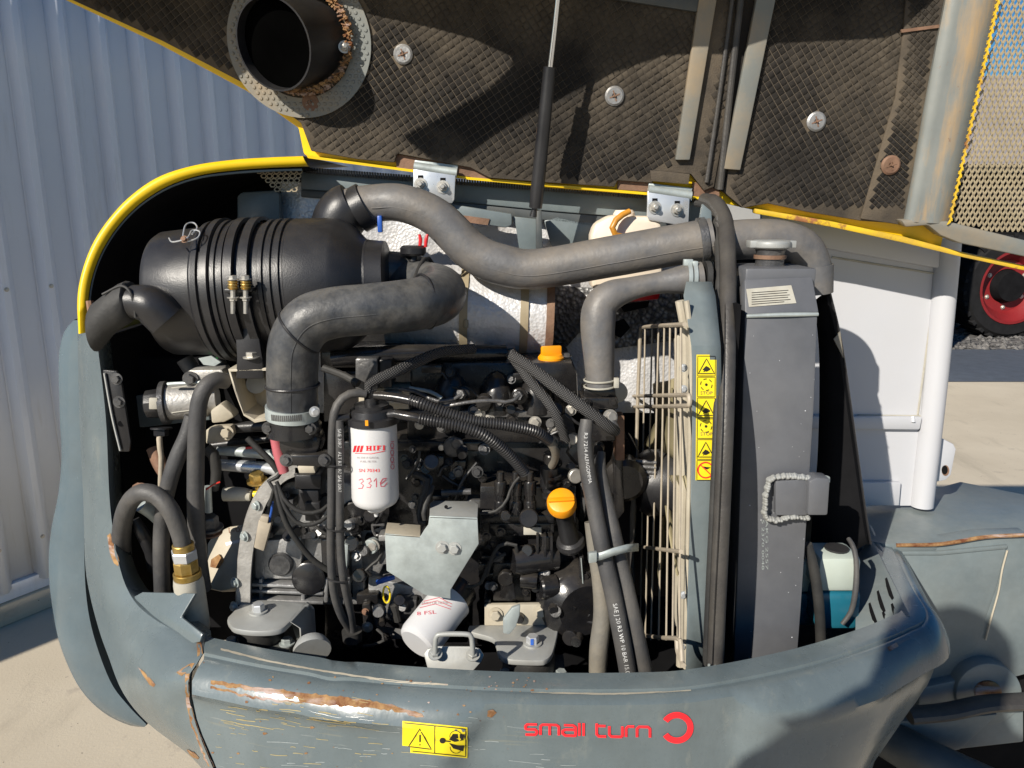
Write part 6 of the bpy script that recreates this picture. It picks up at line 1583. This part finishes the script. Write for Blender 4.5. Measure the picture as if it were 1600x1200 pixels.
# ---- galvanised bracket
gb = thing('galvanised_bracket', 'galvanised sheet bracket with two bolts in front of the engine', 'bracket', P(670, 935, 1.13))
gp_ = [(601, 834), (657, 838), (663, 828), (669, 820), (671, 806), (746, 809), (748, 850), (722, 892), (704, 922), (704, 936), (664, 930), (604, 892)]
platepx(gp_, 1.13, .003).build('face', 'galvanised', gb, .001)
for q in ([(601, 834), (657, 838), (657, 820), (605, 816)], [(671, 807), (746, 810), (747, 788), (740, 783), (678, 782), (672, 786)]):
    z = (PP(*q[0], 1.13).z + PP(*q[1], 1.13).z) / 2
    pts = [P(q[0][0], q[0][1], 1.13), P(q[1][0], q[1][1], 1.13)] + [PZ(x, y, z) for x, y in q[2:]]
    MB().prism(pts, Vector((0, 0, -.003))).build('top_tab', 'mount_plate' if q[0][0] > 650 else 'beige_paint', gb, .001)
for x, y in ((691, 855), (710, 857)): bolt(x, y, 1.1295, 7.5, gb, 'mount_plate')
MB().lathe(PZ(697, 792, P(671, 806, 1.13).z + .001), PZ(697, 792, P(671, 806, 1.13).z + .0015), [(0, .003), (1, .003)], 12).build('hole', 'dark_void', gb)
hose([(664, 812, 1.16, 4), (662, 798, 1.16, 4.5), (668, 780, 1.17, 4.5), (676, 760, 1.19, 4)], 'short black pipe behind the galvanised bracket tab', 'black_rubber', 'breather_pipe')
# ---- oil filter
of = thing('oil_filter', 'white spin-on oil filter with faint red print low on the engine', 'oil filter', P(660, 1030, 1.15))
o0 = P(650, 1007, 1.125); o1 = P(704, 938, 1.20); sO = S(o0); rO = 35 * sO
oc_ = MB().lathe(o0, o1, [(0, 0.002), (0, rO * .78), (.04, rO * .93), (.12, rO), (.9, rO), (.95, rO * 1.03), (1, rO * 1.03)], 44).build('canister', 'white_plastic', of)
MB().lathe(o1, o1 + (o1 - o0).normalized() * .03, [(0, rO * .9), (1, rO * .9)], 32).build('base', 'black_paint', of)
OB = bvh_of(oc_)
b = []
for k in range(3): b += stroke([(656 + k * 3, 950 - k * 5), (680 + k * 3, 944 - k * 5), (704 + k * 1, 952 - k * 4)], .9)
decal(b, OB, .0006).build('print_lines', 'ink_redpen', of)
textdecal('8 FSL', 652, 962, 30, 5.5, OB, ang=-6, off=.0006).build('print', 'ink_redpen', of)
textdecal('HUILE OIL FILTER', 660, 945, 40, 4, OB, ang=-2, off=.0006).build('print', 'ink_grey', of)
# ---- U handle bracket on the rim
uh_ = thing('latch_striker', 'grey striker plate with a bent rod loop on the rim', 'latch', P(710, 1048, 1.06))
platepx([(662, 1022), (668, 1014), (682, 1010), (738, 1010), (750, 1014), (756, 1024), (752, 1034), (736, 1052), (670, 1052)], (P(710, 1030, 1.055), Vector((0, -1, .45)).normalized()), .006).build('plate', 'mount_plate', uh_, .0015)
MB().tube([T(680, 1022, 1.045, 4), T(680, 1006, 1.045, 4), T(682, 995, 1.045, 4), T(690, 991, 1.045, 4), T(728, 991, 1.045, 4), T(736, 995, 1.045, 4), T(738, 1006, 1.045, 4), T(739, 1024, 1.045, 4)], n=12, seg=60).build('rod_loop', 'mount_plate', uh_)
for x, y in ((680, 1022), (739, 1024)): MB().hexbolt(P(x, y, 1.05), Vector((0, -.5, 1)), .0075, .006).build('nut', 'mount_plate', uh_)
# ---- engine mounts
def mount(poly, zpx, front, bx, by, lab, blue=False, Yr=1.1):
    z = PP(*zpx, Yr).z
    t = thing('engine_mount', lab, 'engine mount', PZ(bx, by + 55, z - .06), 'engine mounts')
    pts = [PZ(x, y, z) for x, y, _ in cr([(x, y, 0.) for x, y in poly + poly[:1]], 70)[:-1]]
    MB().prism(pts, Vector((0, 0, -.010))).build('plate', 'mount_plate', t, .002)
    p = PZ(bx, by + 6, z)
    MB().lathe(p, p + Vector((0, 0, .003)), [(0, .0155), (1, .0155)], 28).build('washer', 'mount_plate', t)
    MB().hexbolt(p + Vector((0, 0, .002)), Vector((0, 0, 1)), .0105, .013, washer=False).build('bolt', 'zinc_bright', t, )
    if blue: MB().obox(p + Vector((-.001, -.0095, .009)), Vector((.0025, 0, 0)), Vector((0, .001, 0)), Vector((0, 0, .005))).build('paint_mark', 'ink_blue', t)
    c = PZ(bx, by + 8, z) - Vector((0, -.005, .010)); MB().lathe(c, c - Vector((0, 0, .04)), [(0, .034), (.15, .037), (.85, .037), (1, .034)], 36).build('rubber', 'black_rubber', t)
    MB().box((c.x - .05, c.y - .03, c.z - .055), (c.x + .055, c.y + .05, c.z - .04)).build('foot', 'grey_dark', t, .003)
    for dx in (-.045, .047): MB().hexbolt(c + Vector((dx, -.015, -.04)), Vector((0, 0, 1)), .009, .008).build('foot_bolt', 'galvanised', t)
    return t, z
t, z = mount([(355, 968), (358, 974), (368, 982), (402, 986), (436, 983), (452, 972), (472, 950), (480, 942), (392, 938), (360, 960)], (400, 985), None, 404, 950, 'grey engine mount plate bolted over rubber beside the bell housing', False, 1.115)
a, c = PZ(452, 972, z), PZ(480, 942, z)
MB().prism([a, c, c + Vector((.012, 0, -.012)), c + Vector((.012, 0, -.07)), a + Vector((.016, 0, -.07)), a + Vector((.016, 0, -.012))], Vector((-.003, .008, 0))).build('side_gusset', 'mount_plate', t, .002)
rows = []
for i in range(6):
    f = i / 5; rows.append([a + Vector((.006 + .018 * math.sin(f * 1.57), 0, -.012 - .03 * f)), c + Vector((.006 + .018 * math.sin(f * 1.57), 0, -.012 - .03 * f))])
t2, z2 = mount([(733, 977), (812, 974), (870, 978), (872, 984), (864, 1018), (856, 1028), (844, 1032), (796, 1030), (780, 1022), (775, 1006), (768, 996), (734, 986)], (820, 1030), None, 832, 1000, 'grey engine mount plate with a blue marked bolt beside the oil filter', True, 1.10)
platepx([(786, 968), (800, 950), (813, 946), (812, 962), (806, 980), (796, 992), (786, 990)], 1.13, .008).build('lifting_lug', 'galvanised', t2, .002)
tag(platepx([(757, 946), (880, 944), (882, 978), (757, 978)], 1.20, .01).build('bearer', 'beige_paint', bevel=.002), 'pale beige bearer plate behind the blue marked mount', 'bearer')
for x, y in ((774, 960), (846, 955)): bolt(x, y, 1.198, 8, bpy.data.objects['bearer'], 'beige_paint')
dm = PZ(490, 1005, .80)
tag(MB().lathe(P(488, 1018, 1.12) , P(486, 1000, 1.14), [(0, .03), (.3, .03), (.8, .024), (1, .008)], 24).build('dome_cover', 'mount_plate'), 'rounded grey cover beside the mount rubber', 'cover')
# ---- wiring by the bell housing
hose([(430, 758, 1.16, 3.5), (436, 785, 1.155, 4), (446, 815, 1.155, 4.5), (462, 842, 1.16, 4.5), (486, 872, 1.17, 4.5), (514, 892, 1.18, 4.5)], 'black wiring loom crossing in front of the round plug', 'black_rubber', 'wiring_loom', cat='wire')
hose([(432, 752, 1.16, 3), (446, 782, 1.155, 3.5), (470, 800, 1.155, 3.5), (498, 800, 1.16, 3.5), (512, 790, 1.17, 3)], 'upper looped black cable beside the relay box', 'black_rubber', 'cable', cat='wire')
hose([(434, 756, 1.16, 3), (444, 790, 1.155, 3.5), (466, 818, 1.155, 3.5), (494, 818, 1.16, 3.5), (512, 806, 1.17, 3)], 'lower looped black cable beside the relay box', 'black_rubber', 'cable', cat='wire')
hose([(420, 790, 1.17, 3), (428, 765, 1.165, 3), (420, 752, 1.17, 3.5), (436, 744, 1.17, 3.5), (442, 734, 1.18, 3)], 'black cable bundle tied above the pale connector', 'black_rubber', 'cable', cat='wire')
cn_ = thing('wire_connector', 'pale beige wire connector hanging at the bell housing flange', 'connector', P(408, 860, 1.18))
platepx([(404, 812), (424, 818), (412, 862), (396, 856)], 1.18, .012).build('shell', 'beige_wire', cn_, .002)
MB().tube([T(420, 815, 1.185, 2), T(424, 800, 1.18, 2), T(426, 785, 1.175, 2)], n=8).build('wires', 'blue_plastic', cn_)
platepx([(408, 806), (420, 808), (418, 818), (405, 814)], 1.178, .01).build('latch', 'beige_wire', cn_, .001)
# ================================================================ left side: fuel pump, hydraulics
fp_ = thing('transfer_pump', 'beige electric fuel transfer pump with a dark end cap', 'pump', P(290, 665, 1.3))
q0_ = P(228, 632, 1.27); q1_ = P(340, 622, 1.29); sP = S(q0_); f_ = lambda x: (x - 228) / 112.
MB().lathe(q0_, q1_, [(f_(x), r * sP) for x, r in ((228, 18), (230, 22), (254, 24), (255, 20))], 10).build('end_cap', 'black_plastic', fp_, .001)
MB().lathe(q0_, q1_, [(f_(x), r * sP) for x, r in ((254, 20), (254, 34), (262, 34), (263, 24))], 32).build('cap_flange', 'cast_grey', fp_)
bd = MB().lathe(q0_, q1_, [(f_(x), r * sP) for x, r in ((262, 25), (264, 28), (322, 28), (326, 24), (340, 22))], 32).build('body', 'cast_alu', fp_)
PB_ = bvh_of(bd)
decal([[(268 + 8 * i, 606 - i), (276 + 8 * i, 605 - i), (276 + 8 * i, 644 - i), (268 + 8 * i, 645 - i)] for i in range(5)], PB_, .001).build('label', 'paper_label', fp_)
platepx([(232, 622), (246, 622), (246, 640), (232, 640)], 1.24, .006).build('square_button', 'paper_label', fp_, .002)
platepx([(288, 584), (296, 578), (346, 577), (350, 584), (350, 598), (288, 598)], 1.25, .04).build('top_block', 'cast_alu', fp_, .004)
MB().hexbolt(P(298, 592, 1.248), Vector((0, -1, 0)), .009).build('bolt', 'cast_grey', fp_)
MB().tube([tuple(P(262, 600, 1.248)), tuple(P(316, 597, 1.248))], .003, n=8).build('tie_rod', 'galvanised', fp_)
platepx([(334, 590), (356, 585), (360, 600), (352, 606), (338, 602)], 1.235, .02).build('outlet_flange', 'galvanised', fp_, .002); bolt(352, 592, 1.233, 5, fp_)
platepx([(328, 642), (345, 630), (362, 645), (366, 652), (350, 660), (330, 662)], 1.26, .03).build('lower_casting', 'beige_paint', fp_, .004)
platepx([(321, 672), (330, 668), (360, 666), (364, 680), (356, 690), (321, 694)], 1.25, .02).build('clamp_block', 'beige_paint', fp_, .003); bolt(354, 676, 1.248, 8, fp_, 'beige_paint')
MB().hexbolt(P(252, 668, 1.26), Vector((0, -.2, -1)), .012, .012).build('cable_gland', 'black_plastic', fp_)
hose([(251, 672, 1.255, 4), (249, 690, 1.25, 4.5), (252, 715, 1.25, 4), (251, 750, 1.25, 4), (250, 765, 1.25, 3)], 'thin beige cable hanging from the transfer pump', 'beige_wire', 'pump_cable', cat='wire')
def hyd(nodes, lab, m='hose_rubber', r=None): return hose(nodes, lab, m, 'hydraulic_hose', 20, seg=50)
hyd([(354, 596, 1.22, 12), (338, 594, 1.205, 13), (322, 604, 1.19, 13), (312, 625, 1.185, 13), (308, 660, 1.185, 13), (306, 720, 1.185, 13), (306, 800, 1.19, 13), (310, 870, 1.2, 13), (318, 920, 1.21, 12)], 'thick hydraulic hose dropping from the pump outlet beside the bell housing')
hyd([(300, 650, 1.215, 11), (292, 680, 1.21, 12), (277, 715, 1.205, 12.5), (264, 755, 1.205, 12.5), (255, 800, 1.205, 12.5), (252, 860, 1.205, 12.5), (254, 940, 1.21, 12)], 'hydraulic hose curving behind the brass fitting')
hn = [(287, 858, 1.15, 13), (280, 830, 1.15, 13.5), (266, 797, 1.15, 14), (244, 774, 1.155, 14), (220, 770, 1.16, 14), (202, 786, 1.18, 14), (192, 815, 1.205, 14), (190, 850, 1.24, 14), (194, 900, 1.30, 13)]
a = hyd(hn, 'looped hydraulic hose ending in a brass fitting')
ft = thing('hose_fitting', 'steel and brass hose fitting on a pale pipe', 'fitting', P(290, 940, 1.15))
q0_ = P(286, 852, 1.15); q1_ = P(306, 985, 1.16); d_ = (q1_ - q0_)
def seg_(t0, t1, r, m, nm, n=28): MB().lathe(q0_ + d_ * t0, q0_ + d_ * t1, [(0, r * .94), (.1, r), (.9, r), (1, r * .94)], n).build(nm, m, ft, ang=25)
seg_(-.02, .06, .0165, 'brass', 'ferrule'); seg_(.05, .16, .0205, 'zinc_bright', 'hex_nut', 6); seg_(.16, .30, .0195, 'brass', 'brass_union', 8); seg_(.30, .37, .0215, 'brass', 'brass_collar'); seg_(.37, 1., .0235, 'paper_label', 'pipe')
hyd([(220, 790, 1.22, 10), (236, 800, 1.23, 10), (248, 812, 1.24, 9)], 'short grey pipe end inside the hose loop', 'galvanised')
hyd([(210, 812, 1.24, 8), (224, 836, 1.24, 10), (236, 862, 1.25, 10), (240, 890, 1.26, 9)], 'dark hose fitting low inside the hose loop', 'black_plastic')
hyd([(240, 700, 1.3, 11), (250, 725, 1.29, 11), (262, 745, 1.28, 10)], 'rusty stub of hose behind the thin beige cable', 'rusty_steel')
tag(MB().hexbolt(P(217, 765, 1.22), Vector((0, -.6, 1)), .009).build('bleed_screw', 'rusty_steel'), 'small rusty screw above the hose loop', 'screw')
# horizontal pipes further in
pipes = [([(365, 668, 1.28, 9), (400, 666, 1.28, 9), (440, 664, 1.28, 9)], 'black pipe just below the beige bracket', 'black_plastic'),
         ([(330, 696, 1.3, 6), (380, 690, 1.3, 7), (430, 684, 1.3, 6)], 'thin black pipe with a red clip', 'black_plastic'),
         ([(340, 704, 1.27, 7), (380, 706, 1.27, 8), (436, 712, 1.27, 8)], 'bright steel hydraulic pipe with a red mark', 'galvanised'),
         ([(340, 726, 1.27, 9), (356, 727, 1.27, 9), (400, 730, 1.27, 10), (436, 734, 1.27, 9)], 'thick bright steel hydraulic pipe above the pale cylinder', 'zinc_bright'),
         ([(350, 772, 1.25, 11), (375, 772, 1.25, 11), (392, 774, 1.25, 9)], 'pale short hydraulic cylinder end', 'paper_label'),
         ([(386, 684, 1.235, 5), (404, 702, 1.235, 5), (424, 722, 1.235, 5), (440, 745, 1.24, 5)], 'black cable slanting across the steel pipes', 'black_rubber'),
         ([(322, 700, 1.24, 9), (334, 712, 1.24, 9), (338, 740, 1.24, 8), (334, 765, 1.24, 7)], 'black elbow behind the thick hydraulic hose', 'black_rubber'),
         ([(288, 560, 1.3, 13), (305, 585, 1.3, 12), (320, 600, 1.3, 11)], 'black hose dropping under the air filter', 'hose_rubber'),
         ([(340, 560, 1.3, 9), (352, 580, 1.3, 9), (360, 590, 1.3, 8)], 'short black hose beside the strap foot', 'hose_rubber')]
for nd, lab, m in pipes: hose(nd, lab, m, 'hydraulic_pipe', 16)
hose([(326, 566, 1.27, 1.8), (334, 563, 1.27, 1.8), (340, 558, 1.27, 1.8)], 'tiny bright green wire under the air filter', 'green_wire', 'green_wire', 8, cat='wire')
hose([(384, 700, 1.25, 2), (394, 699, 1.25, 2)], 'tiny red clip on the steel pipe', 'red_wire', 'red_clip', 8, cat='clip')
hose([(322, 765, 1.2, 1.3), (332, 758, 1.2, 1.3), (344, 753, 1.2, 1.3)], 'thin red wire beside the hydraulic hoses', 'red_wire', 'red_wire', 6, cat='wire')
hose([(396, 772, 1.24, 5), (404, 772, 1.24, 5.5), (412, 771, 1.24, 5)], 'small yellow plastic cap by the bell housing flange', 'yellow_wire', 'yellow_cap', 12, cat='cap')
b = thing('brass_elbow', 'small brass fitting above the pale cylinder', 'fitting', P(404, 765, 1.25))
MB().hexbolt(P(402, 752, 1.25), Vector((0, -.2, 1)), .012, .014).build('hex', 'brass', b); MB().tube([T(404, 752, 1.25, 7), T(405, 764, 1.25, 6)], n=12).build('stem', 'brass', b)
b = thing('pipe_union', 'dark steel pipe union beside the thick hose', 'fitting', P(330, 830, 1.22))
MB().tube([T(324, 760, 1.22, 6), T(326, 800, 1.22, 6)], n=12).build('pipe', 'galvanised', b); MB().hexbolt(P(330, 826, 1.22), Vector((0, -.1, 1)), .014, .02).build('hex', 'cast_grey', b); MB().hexbolt(P(331, 834, 1.22), Vector((0, -.1, 1)), .012, .01).build('lower_hex', 'rusty_steel', b)
# tan swing motor casting at the bottom
tc_ = thing('swing_motor', 'tan painted casting with stamped numbers low in the bay', 'casting', P(355, 920, 1.25))
pl_ = (P(355, 870, 1.25), Vector((-.2, -1, .5)).normalized())
mo = platepx([(322, 850), (334, 832), (358, 822), (392, 818), (392, 850), (378, 880), (366, 920), (345, 925), (322, 920)], pl_, .05).build('casing', 'beige_paint', tc_, .006)
MO = bvh_of(mo)
textdecal('1-02', 358, 833, 26, 8, MO, ang=-6, off=.0008).build('stamped_text', 'rusty_steel', tc_)
decal([[(352, 848), (378, 842), (380, 846), (354, 853)]], MO, .0008).build('small_label', 'white_paint', tc_)
platepx([(330, 874), (342, 866), (348, 876), (340, 888), (328, 886)], (P(355, 870, 1.245), Vector((-.2, -1, .5)).normalized()), .004).build('rust_patch', 'rust_scrape', tc_)
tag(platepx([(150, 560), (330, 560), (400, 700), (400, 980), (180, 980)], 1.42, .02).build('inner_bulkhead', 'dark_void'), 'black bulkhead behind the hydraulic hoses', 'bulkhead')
# ================================================================ the photographer, standing behind the camera; the body throws the shadow on the counterweight
def skinned(name, verts, edges, m, parent=None, sub=2):
    me = bpy.data.meshes.new(name)
    o = Vector((PX, PY, 0))
    me.from_pydata([Vector(v[:3]) for v in verts], edges, [])
    ob = bpy.data.objects.new(name, me); col.objects.link(ob)
    if parent: ob.parent = parent
    else: ob.location = o
    md = ob.modifiers.new('skin', 'SKIN')
    for sv, v in zip(me.skin_vertices[0].data, verts):
        sv.radius = (v[3], v[4] if len(v) > 4 else v[3])
    me.skin_vertices[0].data[0].use_root = True
    md.use_smooth_shade = True
    s_ = ob.modifiers.new('sub', 'SUBSURF'); s_.levels = s_.render_levels = sub
    me.materials.append(MATS[m]); return ob
PX, PY = -.29, -.17
V = [(0, 0, .98, .15, .12), (0, 0, 1.18, .14, .11), (0, .0, 1.40, .18, .11), (0, 0, 1.54, .1, .08), (0, .02, 1.62, .065), (0, .03, 1.73, .09, .1), (0, .03, 1.83, .075, .085),
     (-.10, 0, .90, .09), (-.11, .02, .50, .062), (-.11, -.02, .10, .045), (-.12, .12, .04, .04),
     (.10, 0, .90, .09), (.11, .02, .50, .062), (.11, -.02, .10, .045), (.12, .12, .04, .04),
     (-.2, 0, 1.47, .075), (-.29, .0, 1.24, .055), (-.10, .09, 1.36, .038), (.02, .10, 1.44, .03),
     (.2, 0, 1.47, .075), (.36, -.06, 1.22, .05), (.34, .04, 1.38, .038), (.30, .08, 1.46, .03)]
V = [(v[0], v[1], v[2] + (.06 if v[2] > 1.15 else .03 if v[2] > .8 else 0), *v[3:]) for v in V]
E = [(0, 1), (1, 2), (2, 3), (3, 4), (4, 5), (5, 6), (0, 7), (7, 8), (8, 9), (9, 10), (0, 11), (11, 12), (12, 13), (13, 14), (2, 15), (15, 16), (16, 17), (17, 18), (2, 19), (19, 20), (20, 21), (21, 22)]
pe = skinned('person', V, E, 'cloth')
tag(pe, 'person in dark clothes standing unseen behind the camera with raised hands', 'person')
for sgn, hx, hy in ((-1, .02, .10), (1, .30, .08)):
    for k in range(5):
        bx = hx + (.012 * (k - 2)); z = 1.51
        pts = [(bx, hy, z, .010), (bx - sgn * .004, hy + .012, z + .035 - (.012 if k in (0, 4) else 0), .009), (bx - sgn * .01, hy + .02, z + .06 - (.025 if k in (0, 4) else 0), .0075)]
        if k == 0: pts = [(hx, hy, z - .01, .011), (hx - sgn * .03, hy + .01, z + .01, .010), (hx - sgn * .045, hy + .02, z + .03, .008)]
        skinned('finger', pts, [(0, 1), (1, 2)], 'skin', pe, 1)
